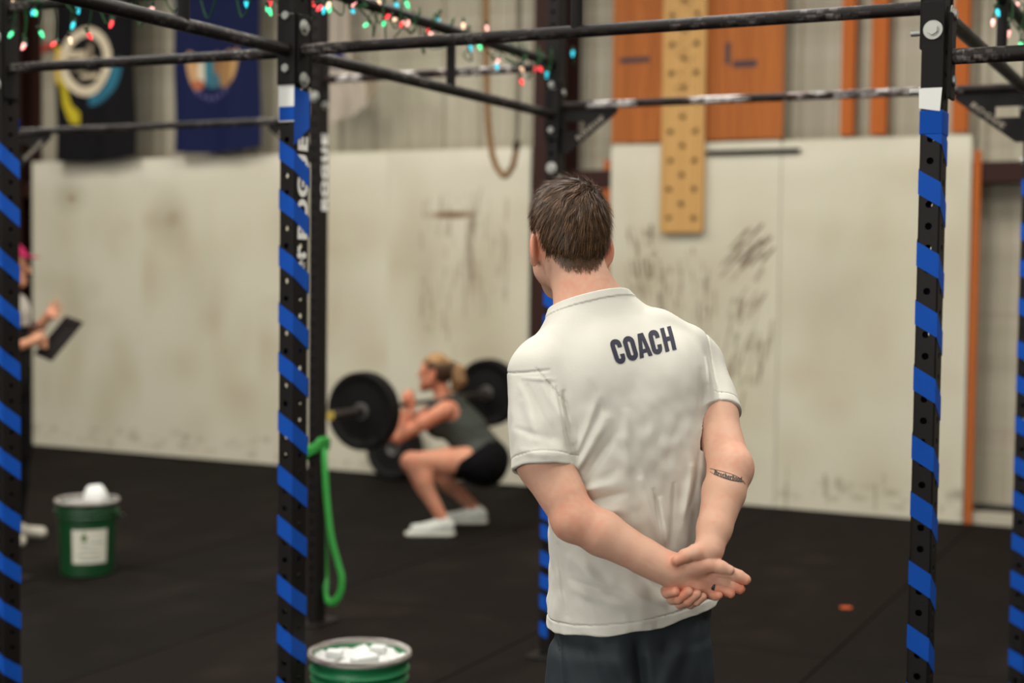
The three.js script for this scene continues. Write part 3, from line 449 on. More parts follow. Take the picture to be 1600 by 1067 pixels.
{ // climbing pegboard
  const t = thing('pegboard', 'pale wooden climbing pegboard with rows of dark holes', 'pegboard', [-3.414, 1.84, ZW + 0.012]);
  const w = 0.302, h = 2.4, s = new THREE.Shape(), q = 0.025; s.moveTo(-w / 2 + q, 0); s.lineTo(w / 2 - q, 0); s.quadraticCurveTo(w / 2, 0, w / 2, q); s.lineTo(w / 2, h); s.lineTo(-w / 2, h); s.lineTo(-w / 2, q); s.quadraticCurveTo(-w / 2, 0, -w / 2 + q, 0);
  const spots = []; for (let k = 0; k < 24; k++) { const y = 0.095 + k * 0.098; if (k % 2 === 0) spots.push([-0.088, y], [0.088, y]); else spots.push([0, y]); }
  for (const [x, y] of spots) { const c = new THREE.Path(); c.absarc(x, y, 0.017, 0, 6.2832, true); s.holes.push(c); }
  const wood = std(0xffffff, 0.6, { map: canvasTex(256, 2048, (g, W, H) => {
    const r = rng(91); g.fillStyle = '#c39a61'; g.fillRect(0, 0, W, H);
    for (let k = 0; k < 140; k++) { const x = r() * W; g.strokeStyle = `rgba(140,95,45,${0.05 + r() * 0.14})`; g.lineWidth = 1 + r() * 4; g.beginPath(); for (let y = 0; y <= H; y += 64) g.lineTo(x + Math.sin(y * 0.004 + k) * 7, y); g.stroke(); }
    for (const [x, y] of spots) { const px = (x / w + 0.5) * W, py = H - y / h * H; for (let k = 0; k < 26; k++) { g.fillStyle = `rgba(50,32,18,${0.05 + r() * 0.22})`; g.beginPath(); g.ellipse(px + (r() - 0.5) * 36, py + (r() - 0.5) * 30, 3 + r() * 10, 2 + r() * 6, r() * 3, 0, 7); g.fill(); } }
    for (let k = 0; k < 70; k++) { const y = H - (0.95 + r() * 0.85) / h * H; g.strokeStyle = `rgba(60,40,22,${0.15 + r() * 0.35})`; g.lineWidth = 3 + r() * 4; g.beginPath(); g.arc(W * (0.25 + r() * 0.5), y, 8 + r() * 20, r() * 6, r() * 6 + 2.5); g.stroke(); }
  }) });
  const g = new THREE.ExtrudeGeometry(s, { depth: 0.034, bevelEnabled: true, bevelThickness: 0.003, bevelSize: 0.003, bevelSegments: 2, curveSegments: 9 }), p = g.attributes.position, uv = new Float32Array(p.count * 2);
  for (let i = 0; i < p.count; i++) { uv[2 * i] = p.getX(i) / w + 0.5; uv[2 * i + 1] = p.getY(i) / h; } g.setAttribute('uv', new THREE.BufferAttribute(uv, 2));
  part('board', g, wood, t); part('backing', box(w - 0.02, h - 0.04, 0.008, 0, h / 2, -0.004), std(lin(0.03, 0.02, 0.012), 0.9), t);
  const matte = new THREE.MeshPhysicalMaterial({ color: lin(0.005, 0.004, 0.004), roughness: 0.9, specularIntensity: 0.15 }), bar = thing('wall_rod', 'thin black rod along the top of the right white panel beside the pegboard', 'rod', [-2.93, 2.377, ZW + 0.012]);
  part('rod', new THREE.CapsuleGeometry(0.0155, 0.62, 6, 12).rotateZ(Math.PI / 2), matte, bar); for (const x of [-0.26, 0.26]) part('bracket', rbox(0.03, 0.03, 0.014, x, 0, -0.007, 0.003), steelDark, bar);
}
{ // climbing rope looped up
  const t = thing('climbing_rope', 'brown climbing rope hanging in a loop beside the steel column', 'rope');
  const pts = [[-4.44, 5.0, -8.5], [-4.425, 4.2, -8.5], [-4.41, 3.31, -8.5], [-4.40, 2.8, -8.5], [-4.38, 2.45, -8.5], [-4.33, 2.25, -8.5], [-4.265, 2.175, -8.5], [-4.205, 2.23, -8.49], [-4.165, 2.36, -8.47]];
  const c = new THREE.CatmullRomCurve3(pts.map((p) => V(...p))), n = 240, fr = c.computeFrenetFrames(n, false), fibre = std(lin(0.19, 0.095, 0.032), 0.9);
  for (let k = 0; k < 3; k++) { const q = []; for (let i = 0; i <= n; i++) { const a = i * 0.36 + k * 2.094, p = c.getPointAt(i / n); p.addScaledVector(fr.normals[i], Math.cos(a) * 0.0095).addScaledVector(fr.binormals[i], Math.sin(a) * 0.0095); q.push([p.x, p.y, p.z]); } part('strand', tube(q, 0.0115, 480, 7), fibre, t); }
  part('end_whipping', rod([-4.172, 2.34, -8.472], [-4.158, 2.39, -8.467], 0.024, 16), std(lin(0.04, 0.03, 0.02), 0.8), t); part('ceiling_hook', rod([-4.44, 4.95, -8.5], [-4.44, 5.22, -8.5], 0.02, 12), steelDark, t);
  part('hanging_cord', tube([[-4.163, 2.37, -8.47], [-4.15, 2.7, -8.47], [-4.15, 3.8, -8.47], [-4.15, 5.2, -8.47]], 0.005, 40, 6), steelDark, t);
}
// ------------------------------------------------------------------ buckets, chalk, band
function makeBucket(label, pos, turn, rimMat, sticker, body) {
  const t = thing('bucket', label, 'bucket', pos, turn, '');
  delete t.userData.group;
  const L = (pts, seg = 56) => new THREE.LatheGeometry(pts.map((q) => new THREE.Vector2(...q)), seg);
  part('pail', L([[0.001, 0], [0.126, 0], [0.131, 0.004], [0.143, 0.29], [0.151, 0.292], [0.152, 0.299], [0.145, 0.301], [0.1455, 0.318], [0.154, 0.32], [0.155, 0.328], [0.147, 0.331], [0.148, 0.352], [0.156, 0.354], [0.1565, 0.366], [0.148, 0.369], [0.146, 0.355], [0.128, 0.012], [0.001, 0.01]]), body, t);
  part('rim', L([[0.1475, 0.362], [0.1585, 0.362], [0.1605, 0.368], [0.159, 0.378], [0.153, 0.381], [0.147, 0.378], [0.1475, 0.362]]), rimMat, t, 'chalky white rim');
  for (const s of [-1, 1]) part('handle_ear', rod([s * 0.146, 0.31, 0], [s * 0.172, 0.31, 0], 0.014, 14), body, t);
  const a = []; for (let i = 0; i <= 16; i++) { const q = i / 16 * Math.PI; a.push([Math.cos(q) * 0.168, 0.31 - Math.sin(q) * 0.13 * 1.0, -0.165 * Math.sin(q) ** 0.5 * (i > 0 && i < 16 ? 1 : 0)]); } part('handle', tube(a, 0.0024, 40, 6), zinc, t);
  if (sticker) part('label', new THREE.CylinderGeometry(0.1425, 0.1355, 0.172, 24, 1, true, -0.16, 1.28).translate(0, 0.155, 0), sticker, t, 'white printed label');
  return t;
}
{
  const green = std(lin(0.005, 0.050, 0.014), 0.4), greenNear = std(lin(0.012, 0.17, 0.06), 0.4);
  const chalky = std(0xffffff, 0.9, { map: canvasTex(256, 256, (g, w, h) => { g.fillStyle = '#8d8680'; g.fillRect(0, 0, w, h); const r = rng(77); for (let k = 0; k < 500; k++) { g.fillStyle = r() < 0.45 ? `rgba(35,28,25,${0.1 + r() * 0.4})` : `rgba(225,222,216,${0.1 + r() * 0.4})`; g.beginPath(); g.ellipse(r() * w, r() * h, 2 + r() * 22, 1 + r() * 8, 0, 0, 7); g.fill(); } }) });
  const powder = std(lin(0.62, 0.62, 0.60), 0.95), dusty = std(lin(0.36, 0.34, 0.32), 0.95);
  const sticker = std(0xffffff, 0.7, { side: THREE.DoubleSide, map: canvasTex(256, 192, (g, w, h) => { g.fillStyle = '#cdcaba'; g.fillRect(0, 0, w, h); g.fillStyle = '#3f5c1d'; g.beginPath(); g.arc(88, 48, 20, 0, 7); g.fill(); g.fillRect(84, 8, 8, 40); g.fillStyle = '#8f938c'; for (const [x, y, q] of [[130, 72, 100], [60, 84, 60], [70, 112, 110], [40, 140, 60], [110, 142, 90], [60, 166, 140]]) g.fillRect(x, y, q, 7); }) });
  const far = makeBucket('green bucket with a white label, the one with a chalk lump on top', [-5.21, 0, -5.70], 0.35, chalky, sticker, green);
  part('chalk_dust', new THREE.CylinderGeometry(0.142, 0.14, 0.01, 32).translate(0, 0.352, 0), dusty, far, 'grey chalk dust inside the rim');
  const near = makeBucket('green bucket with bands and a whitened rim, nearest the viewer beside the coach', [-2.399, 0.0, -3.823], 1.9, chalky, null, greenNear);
  const nd = new THREE.CircleGeometry(0.1465, 48).rotateX(-Math.PI / 2), np = nd.attributes.position;
  const heap = new THREE.PlaneGeometry(0.3, 0.3, 40, 40).rotateX(-Math.PI / 2), hp = heap.attributes.position;
  for (let i = 0; i < hp.count; i++) { let x = hp.getX(i), z = hp.getZ(i); const r = Math.hypot(x, z); if (r > 0.1445) { x *= 0.1445 / r; z *= 0.1445 / r; } hp.setXYZ(i, x, 0.352 + 0.012 * noise3(x * 14, 1, z * 14) + 0.006 * noise3(x * 40, 4, z * 40), z); } heap.computeVertexNormals();
  part('chalk_heap', heap, powder, near, 'white chalk filling the bucket');
  const lump = new THREE.IcosahedronGeometry(1, 5), lp = lump.attributes.position;
  for (let i = 0; i < lp.count; i++) { const v = V(lp.getX(i), lp.getY(i), lp.getZ(i)), y = v.y, w = (1 - 0.42 * (y * 0.5 + 0.5)) * (1 + 0.05 * noise3(v.x * 2, v.y * 2, v.z * 2)); lp.setXYZ(i, v.x * 0.078 * w, Math.min(0.048 + 0.004 * v.x, Math.max(-0.045, y * 0.066)), v.z * 0.066 * w); } lump.computeVertexNormals();
  const c = thing('chalk_block', 'white lump of chalk sitting on the green bucket with the white label', 'chalk', [-5.21 + 0.055 * Math.cos(YAW), 0.402, -5.70 - 0.055 * Math.sin(YAW) + 0.02]); part('lump', lump, std(lin(0.78, 0.78, 0.74), 0.95), c);
  const c2 = [[-0.06, 0.05, 0.4], [0.055, 0.06, 1.1], [0.03, -0.06, 0.2]].map(([x, z, r], i) => { const b = thing('chalk_block', ['white chalk piece at the left inside the near bucket', 'large flat white chalk piece at the right inside the near bucket', 'white chalk piece at the back inside the near bucket'][i], 'chalk', [-2.399 + x, 0.372, -3.823 + z], r); part('block', rbox([0.05, 0.085, 0.05][i], 0.026, [0.04, 0.045, 0.035][i], 0, 0, 0, 0.008), powder, b); return b; });
}
{ // green resistance band looped on the rear upright
  const t = thing('resistance_band', 'green stretch band looped around the dark rear upright', 'band'), m = std(lin(0.022, 0.27, 0.035), 0.55, { side: THREE.DoubleSide });
  const ribbon = (pts, w, th, tw) => { const c = new THREE.CatmullRomCurve3(pts.map((p) => V(...p))), n = 80, s = new THREE.Shape(); s.moveTo(-w / 2, -th / 2); s.lineTo(w / 2, -th / 2); s.lineTo(w / 2, th / 2); s.lineTo(-w / 2, th / 2); s.closePath(); return new THREE.ExtrudeGeometry(s, { steps: n, extrudePath: c, bevelEnabled: false }); };
  const ox = 0.033, oz = 0.046, loop = [];
  for (let i = 0; i < 24; i++) { const a = i / 24 * 6.2832; loop.push([XL + Math.sign(Math.cos(a)) * Math.abs(Math.cos(a)) ** 0.35 * ox, 0.765 + 0.02 * Math.cos(a), ZB + Math.sign(Math.sin(a)) * Math.abs(Math.sin(a)) ** 0.35 * oz]); }
  part('knot_loop', new THREE.TubeGeometry(new THREE.CatmullRomCurve3(loop.map((p) => V(...p)), true), 80, 0.012, 8, true).scale(1, 1.6, 1).translate(0, -0.45, 0), m, t);
  part('knot_loop', new THREE.TubeGeometry(new THREE.CatmullRomCurve3(loop.map(([x, y, z]) => V(x, y - 0.012 + (x - XL) * 0.3, z)), true), 80, 0.010, 8, true), m, t);
  const a = [[-3.535, 0.775, -5.335], [-3.524, 0.727, -5.32], [-3.508, 0.561, -5.315], [-3.483, 0.395, -5.315], [-3.452, 0.287, -5.32], [-3.432, 0.219, -5.32], [-3.447, 0.148, -5.325], [-3.494, 0.105, -5.335], [-3.545, 0.12, -5.37], [-3.585, 0.2, -5.43], [-3.6, 0.4, -5.435], [-3.6, 0.65, -5.435], [-3.6, 0.75, -5.43]];
  const cc = new THREE.CatmullRomCurve3(a.map((p) => V(...p))), g = new THREE.TubeGeometry(cc, 140, 0.016, 8, false), gp = g.attributes.position;
  for (let i = 0; i <= 140; i++) { const c = cc.getPointAt(i / 140), k = i < 80 ? 0.4 : 1, e = i > 84 ? 0.3 : i > 74 ? 0.7 : 1; for (let j = 0; j <= 8; j++) { const q = i * 9 + j; gp.setXYZ(q, c.x + (gp.getX(q) - c.x) * e, c.y + (gp.getY(q) - c.y) * e, c.z + (gp.getZ(q) - c.z) * k); } } g.computeVertexNormals();
  part('hanging_loop', g, m, t);
  const o = thing('floor_scrap', 'small orange scrap lying on the black floor', 'scrap', [-1.6, 0, -6.81], 0.4); part('scrap', rbox(0.05, 0.006, 0.035, 0, 0.003, 0, 0.002), std(lin(0.55, 0.10, 0.03), 0.8), o);
}
// ------------------------------------------------------------------ barbell and plates
const BA = V(-4.436, 0.756, -7.091), BB = V(-4.419, 0.758, -8.607), BD = BB.clone().sub(BA).normalize(), BQ = new THREE.Quaternion().setFromUnitVectors(V(0, 0, 1), BD);
const plateRubber = new THREE.MeshPhysicalMaterial({ color: lin(0.0065, 0.0055, 0.005), roughness: 0.6, specularIntensity: 0.25, bumpMap: T(grain, 3, 3), bumpScale: 0.0008 });
function makePlate() {
  const t = new THREE.Group();
  const pr = [[0.03, -0.03], [0.06, -0.032], [0.075, -0.036], [0.09, -0.03], [0.16, -0.026], [0.178, -0.028], [0.19, -0.04], [0.214, -0.041], [0.224, -0.034], [0.225, 0], [0.224, 0.034], [0.214, 0.041], [0.19, 0.04], [0.178, 0.028], [0.16, 0.026], [0.09, 0.03], [0.075, 0.036], [0.06, 0.032], [0.03, 0.03], [0.03, -0.03]];
  part('rubber_disc', new THREE.LatheGeometry(pr.map((q) => new THREE.Vector2(...q)), 80).rotateX(Math.PI / 2), plateRubber, t);
  part('hub', new THREE.LatheGeometry([[0.0262, -0.034], [0.046, -0.034], [0.048, -0.031], [0.048, 0.031], [0.046, 0.034], [0.0262, 0.034], [0.0262, -0.034]].map((q) => new THREE.Vector2(...q)), 36).rotateX(Math.PI / 2), std(lin(0.16, 0.15, 0.14), 0.45, { metalness: 0.6 }), t);
  return t;
}
{
  const bar = thing('barbell', 'steel barbell held across the shoulders of the squatting woman', 'barbell'), at = (s) => { const p = BA.clone().addScaledVector(BD, s); return [p.x, p.y, p.z]; };
  const L = BA.distanceTo(BB), dark = std(lin(0.07, 0.06, 0.052), 0.45, { metalness: 0.6 });
  part('shaft', rod(at(0.09), at(L - 0.09), 0.0142, 18), dark, bar);
  for (const [a, b, s] of [[0.08, -0.33, 1], [L - 0.08, L + 0.33, -1]]) {
    part('sleeve', rod(at(a), at(b), 0.025, 22), dark, bar); part('collar', rod(at(a - s * 0.028), at(a - s * 0.048 + s * 0.05), 0.037, 24), dark, bar);
    part('end_cap', rod(at(b), at(b - s * 0.012), 0.0252, 22), std(lin(0.42, 0.30, 0.05), 0.5), bar, 'yellow end cap');
    part('spring_clip', rod(at(a - s * 0.125 + (s > 0 ? 0 : 0)), at(a - s * 0.15), 0.031, 20), steelDark, bar);
  }
  const proto = makePlate();
  const put = (label, pos, q) => { const p = proto.clone(); p.name = numbered('bumper_plate'); scene.add(p); p.position.copy(pos); p.quaternion.copy(q); p.traverse((o) => { if (o.isMesh) finish(o); }); return tag(p, label, 'weight plate', 'black bumper plates'); };
  put('black bumper plate on the near end of the barbell, left of the squatting woman', BA, BQ);
  put('black bumper plate on the far end of the barbell, beside the coach\'s sleeve', BB, BQ);
  const lean = new THREE.Quaternion().setFromEuler(new THREE.Euler(-0.16, 0, 0));
  put('black bumper plate standing on the floor and leaning on the white wall', V(-5.60, 0.2285, -9.39), lean);
}
// ------------------------------------------------------------------ people
const skinMat = new THREE.MeshPhysicalMaterial({ vertexColors: true, roughness: 0.55, specularIntensity: 0.45, bumpMap: T(grain, 40, 40), bumpScale: 0.0004 });
const clothBump = canvasTex(256, 256, (g, w, h) => { g.fillStyle = '#808080'; g.fillRect(0, 0, w, h); const r = rng(5); for (let y = 0; y < h; y += 2) for (let x = 0; x < w; x += 2) { const q = 100 + Math.floor(r() * 60) + ((x >> 1) + (y >> 1)) % 2 * 22; g.fillStyle = `rgb(${q},${q},${q})`; g.fillRect(x, y, 2, 2); } }, false);
const nrm = (a) => { const l = Math.hypot(...a); return a.map((v) => v / l); };
const cross = (a, b) => [a[1] * b[2] - a[2] * b[1], a[2] * b[0] - a[0] * b[2], a[0] * b[1] - a[1] * b[0]];
function frame(yaw, nod, roll = 0) {                            // right, up, back axes of a head that faces away from +z when yaw is 0 and turns to its left with yaw
  let r = [Math.cos(yaw), 0, -Math.sin(yaw)], b = [Math.sin(yaw), 0, Math.cos(yaw)], u = [0, 1, 0];
  const c = Math.cos(nod), s = Math.sin(nod), u2 = u.map((v, i) => c * v - s * b[i]), b2 = b.map((v, i) => c * v + s * u[i]);
  const cr = Math.cos(roll), sr = Math.sin(roll), r3 = r.map((v, i) => cr * v + sr * u2[i]), u3 = u2.map((v, i) => cr * v - sr * r[i]);
  return [r3, u3, b2];
}
const inFrame = (C, A, q) => [0, 1, 2].map((i) => C[i] + A[0][i] * q[0] + A[1][i] * q[1] + A[2][i] * q[2]);
const toFrame = (C, A, x, y, z) => { const p = [x - C[0], y - C[1], z - C[2]]; return A.map((a) => p[0] * a[0] + p[1] * a[1] + p[2] * a[2]); };
function headSDF(C, A, s = 1) {                                // skull, jaw, face, ears; s = scale
  const E = (c, h, ax = A) => ell(inFrame(C, A, c.map((v) => v * s)), h.map((v) => v * s), ax), K = (a, b, ra, rb) => cone(inFrame(C, A, a.map((v) => v * s)), inFrame(C, A, b.map((v) => v * s)), ra * s, rb * s);
  const core = union([E([0, 0, 0], [0.0715, 0.094, 0.092]), E([0, -0.055, -0.03], [0.060, 0.062, 0.066]), K([-0.03, -0.085, -0.035], [0, -0.112, -0.083], 0.03, 0.021), K([0.03, -0.085, -0.035], [0, -0.112, -0.083], 0.03, 0.021), E([0, 0.0, -0.07], [0.058, 0.035, 0.028])], 0.03 * s);
  const face = union([K([0, -0.01, -0.096], [0, -0.048, -0.117], 0.009, 0.013), E([0, -0.08, -0.094], [0.024, 0.008, 0.012]), E([0.03, -0.018, -0.083], [0.014, 0.01, 0.012]), E([-0.03, -0.018, -0.083], [0.014, 0.01, 0.012])], 0.004 * s);
  const ears = [-1, 1].map((q) => {
    const a = 0.5 * q, ax = [A[0].map((v, i) => Math.cos(a) * v - Math.sin(a) * A[2][i]), A[1].map((v, i) => v * 0.985 + A[2][i] * 0.17), A[2].map((v, i) => Math.cos(a) * v + Math.sin(a) * A[0][i])];
    const o = E([q * 0.0805, -0.044, 0.008], [0.0085, 0.0295, 0.0185], ax), inn = E([q * 0.0885, -0.044, 0.002], [0.006, 0.021, 0.0115], ax), lobe = E([q * 0.0765, -0.07, 0.0], [0.007, 0.011, 0.01], ax), rootE = E([q * 0.070, -0.045, -0.002], [0.012, 0.024, 0.01], ax);
    return (x, y, z) => smin(smin(smax(o(x, y, z), -inn(x, y, z), 0.005 * s), lobe(x, y, z), 0.008 * s), rootE(x, y, z), 0.006 * s);
  });
  return (x, y, z) => { let d = smin(core(x, y, z), face(x, y, z), 0.012 * s); d = smin(d, ears[0](x, y, z), 0.006 * s); return smin(d, ears[1](x, y, z), 0.006 * s); };
}
{
  const O = [-1.12, 0, -2.77];
  const who = thing('person', 'man in a pale t-shirt reading COACH, seen from behind with hands clasped at his back', 'person', O, YAW);
  // head and neck
  const HC = [-0.106, 1.643, -0.075], HA = frame(0.30, 0.10, -0.02), head = headSDF(HC, HA);
  const neck = union([cone(inFrame(HC, HA, [0.002, -0.05, 0.018]), [-0.068, 1.475, -0.035], 0.056, 0.062), cone([-0.072, 1.50, -0.03], [-0.09, 1.44, 0.0], 0.05, 0.055), cone([-0.064, 1.51, -0.035], [-0.01, 1.455, -0.045], 0.048, 0.055)], 0.03);
  // arms; elbows drawn back, wrists behind the back
  const SL = [-0.168, 1.346, 0.075], EL = [-0.099, 1.082, 0.178], WL = [0.082, 0.987, 0.2], SR = [0.164, 1.362, -0.085], ER = [0.214, 1.172, 0.085], WR = [0.158, 1.027, 0.202];
  const ML = [-0.157, 1.185, 0.128], mix = (a, b, t) => a.map((v, i) => v + (b[i] - v) * t), off = (p, d) => p.map((v, i) => v + d[i]);
  const armL = union([chain([SL, ML, EL], [0.056, 0.051, 0.0395], 0.02), cone(off(mix(ML, EL, 0.1), [0.0, 0, 0.006]), off(mix(ML, EL, 0.6), [0.002, 0, 0.006]), 0.046, 0.040), ell(off(EL, [-0.006, -0.012, 0.010]), [0.03, 0.03, 0.03]),
    chain([EL, mix(EL, WL, 0.3), mix(EL, WL, 0.75), WL], [0.041, 0.043, 0.0335, 0.0275], 0.01), cone(mix(EL, WL, 0.9), off(WL, [0.012, 0.002, 0]), 0.029, 0.029)], 0.018);
  const armR = union([chain([SR, mix(SR, ER, 0.5), ER], [0.052, 0.047, 0.041], 0.02), ell(off(ER, [0.002, -0.006, 0.006]), [0.040, 0.041, 0.04]),
    chain([ER, mix(ER, WR, 0.32), mix(ER, WR, 0.75), WR], [0.041, 0.0415, 0.033, 0.027], 0.01)], 0.015);
  // left hand, palm towards the viewer, open; right hand wraps it from behind
  const palmL = union([cone(WL, [0.148, 0.966, 0.19], 0.024, 0.016), cone([0.095, 0.992, 0.203], [0.165, 0.985, 0.198], 0.019, 0.0125), cone([0.095, 0.988, 0.2], [0.166, 0.972, 0.196], 0.019, 0.012), cone([0.095, 0.978, 0.2], [0.161, 0.959, 0.194], 0.02, 0.012), cone([0.092, 0.972, 0.199], [0.152, 0.949, 0.194], 0.02, 0.012), cone([0.1, 0.966, 0.203], [0.135, 0.955, 0.203], 0.014, 0.011)], 0.012);
  const fingersL = [
    chain([[0.108, 0.997, 0.206], [0.157, 1.0035, 0.219], [0.178, 0.999, 0.2235], [0.195, 0.9935, 0.2255]], [0.0225, 0.0138, 0.0115, 0.0096], 0.008),
    chain([[0.165, 0.985, 0.198], [0.197, 0.9855, 0.204], [0.216, 0.979, 0.207], [0.2285, 0.972, 0.208]], [0.0135, 0.0122, 0.0114, 0.0102], 0.002),
    chain([[0.164, 0.971, 0.195], [0.193, 0.9655, 0.203], [0.208, 0.958, 0.206], [0.218, 0.954, 0.208]], [0.0135, 0.0118, 0.0112, 0.0102], 0.002),
    chain([[0.159, 0.959, 0.193], [0.183, 0.955, 0.202], [0.1925, 0.949, 0.208], [0.200, 0.946, 0.213]], [0.0125, 0.0106, 0.0098, 0.0088], 0.002),
    chain([[0.149, 0.951, 0.193], [0.162, 0.942, 0.2], [0.1705, 0.941, 0.210], [0.176, 0.9435, 0.2185]], [0.0115, 0.0098, 0.009, 0.0082], 0.002)];
  const thenar = ell([0.127, 0.9955, 0.205], [0.034, 0.020, 0.02]), wristPad = ell([0.098, 0.972, 0.203], [0.026, 0.017, 0.017]);
  const palmR = union([cone(WR, [0.132, 0.985, 0.178], 0.027, 0.02), cone([0.14, 0.992, 0.176], [0.109, 0.962, 0.158], 0.018, 0.0125), cone([0.145, 0.985, 0.174], [0.123, 0.948, 0.155], 0.018, 0.0125), cone([0.15, 0.985, 0.174], [0.137, 0.94, 0.153], 0.018, 0.012), cone([0.155, 0.985, 0.176], [0.15, 0.938, 0.154], 0.017, 0.011)], 0.012);
  const fingersR = [
    chain([[0.152, 1.016, 0.205], [0.131, 1.025, 0.219], [0.110, 1.020, 0.2275], [0.0945, 1.0125, 0.2315]], [0.02, 0.0155, 0.0125, 0.0102], 0.006),
    chain([[0.109, 0.962, 0.157], [0.081, 0.942, 0.177], [0.079, 0.9445, 0.207], [0.0935, 0.950, 0.221]], [0.0125, 0.0108, 0.0102, 0.009], 0.002),
    chain([[0.123, 0.948, 0.154], [0.092, 0.927, 0.181], [0.100, 0.935, 0.214], [0.1185, 0.9515, 0.2245]], [0.0125, 0.0108, 0.0102, 0.0088], 0.002),
    chain([[0.137, 0.940, 0.152], [0.107, 0.919, 0.185], [0.118, 0.931, 0.2155], [0.1345, 0.947, 0.2235]], [0.012, 0.0104, 0.0096, 0.0084], 0.002),
    chain([[0.150, 0.938, 0.153], [0.126, 0.919, 0.188], [0.135, 0.930, 0.212], [0.1465, 0.941, 0.2195]], [0.011, 0.0092, 0.0086, 0.0076], 0.002)];
  const fl = union(fingersL.slice(1)), flThumb = fingersL[0], fr = union(fingersR.slice(1)), frThumb = fingersR[0];
  const handBox = (x, y, z) => Math.max(Math.abs(x - 0.155) - 0.12, Math.abs(y - 0.975) - 0.085, Math.abs(z - 0.19) - 0.07);
  const hands = (x, y, z) => {
    const q = handBox(x, y, z); if (q > 0.03) return q;
    let L = smin(palmL(x, y, z), fl(x, y, z), 0.005); L = smin(L, wristPad(x, y, z), 0.012); L = smin(L, smin(flThumb(x, y, z), thenar(x, y, z), 0.014), 0.007);
    let R = smin(palmR(x, y, z), fr(x, y, z), 0.005); R = smin(R, frThumb(x, y, z), 0.009);
    return Math.min(L, R);
  };
  const hb = (x, y, z) => (handBox(x, y, z) > 0.03 ? 1 : 0);
  // trunk and legs hidden below the clothes
  const by = 0.489, TR = [Math.cos(by), 0, -Math.sin(by)], TB = [Math.sin(by), 0, Math.cos(by)];
  const trunk = union([cone([-0.03, 1.34, -0.01], [0.03, 0.95, 0.0], 0.075, 0.085)], 0.03);
  const hipL = [-0.03, 0.86, 0.03], hipR = [0.105, 0.86, -0.04], kneeL = [-0.055, 0.49, 0.03], kneeR = [0.098, 0.49, -0.05], ankL = [-0.06, 0.085, 0.07], ankR = [0.11, 0.085, -0.02];
  const leg = (a, b, c) => union([cone(a, b, 0.08, 0.058), chain([b, mix(b, c, 0.35), c], [0.054, 0.057, 0.034], 0.02), cone(off(mix(b, c, 0.28), [0.015, 0, 0.02]), off(mix(b, c, 0.55), [0.01, 0, 0.012]), 0.045, 0.03), cone(c, off(c, [-0.04, -0.045, -0.08]), 0.034, 0.025)], 0.025);
  const legs = union([leg(hipL, kneeL, ankL), leg(hipR, kneeR, ankR)], 0.01);
  const bodyUp = (x, y, z) => {
    let d = smin(head(x, y, z), neck(x, y, z), 0.028); d = smin(d, trunk(x, y, z), 0.03);
    const a = Math.min(armL(x, y, z), armR(x, y, z)); d = smin(d, a, 0.012);
    const h = hands(x, y, z); return h < 0.05 ? smin(d, h, 0.008) : Math.min(d, h);
  };
  const body = (x, y, z) => (y < 0.94 ? Math.min(bodyUp(x, y, z), legs(x, y, z)) : bodyUp(x, y, z));
  const earAt = [inFrame(HC, HA, [-0.086, -0.044, 0.01]), inFrame(HC, HA, [0.086, -0.044, 0.01])];
  const near = (p, x, y, z, r) => Math.max(0, 1 - Math.hypot(x - p[0], y - p[1], z - p[2]) / r);
  const skinCol = (x, y, z) => {
    let red = 0.9 * near(earAt[0], x, y, z, 0.045) + 0.9 * near(earAt[1], x, y, z, 0.045) + 0.55 * near(EL, x, y, z, 0.09) + 0.3 * near(ER, x, y, z, 0.08);
    for (const q of [[0.23, 0.967, 0.207], [0.22, 0.953, 0.207], [0.2, 0.94, 0.212], [0.178, 0.938, 0.215], [0.09, 0.948, 0.215], [0.112, 0.945, 0.22], [0.095, 1.013, 0.231]]) red += 0.6 * near(q, x, y, z, 0.03);
    red += 0.35 * near([0.14, 0.965, 0.2], x, y, z, 0.08) + 0.12 * noise3(x * 22, y * 22, z * 22) + 0.12 * noise3(x * 60, y * 60, z * 60) + 0.35 * near([-0.08, 1.5, 0.03], x, y, z, 0.09); red = Math.min(1, Math.max(0, red));
    return [0.655 + 0.0 * red, 0.385 - 0.185 * red, 0.272 - 0.155 * red];
  };
  const skin = part('body', meshSDF(body, [-0.3, 0.86, -0.25], [0.32, 1.77, 0.27], 0.0026, skinCol), skinMat, who);
  const lower = part('legs', meshSDF(legs, [-0.22, 0.0, -0.22], [0.28, 0.9, 0.24], 0.008, skinCol), skinMat, who);
  // t-shirt
  const sec = [[0.76, 0.035, 0.004, 0.184, 0.132], [0.9, 0.034, 0.002, 0.183, 0.130], [1.0, 0.031, 0, 0.179, 0.124], [1.1, 0.031, 0.002, 0.181, 0.124], [1.2, 0.027, 0.004, 0.186, 0.128], [1.29, 0.016, 0.002, 0.186, 0.128], [1.36, 0.006, -0.003, 0.174, 0.118], [1.42, -0.012, -0.012, 0.136, 0.098], [1.47, -0.046, -0.022, 0.073, 0.073], [1.52, -0.066, -0.032, 0.058, 0.061], [1.6, -0.085, -0.045, 0.052, 0.056]];
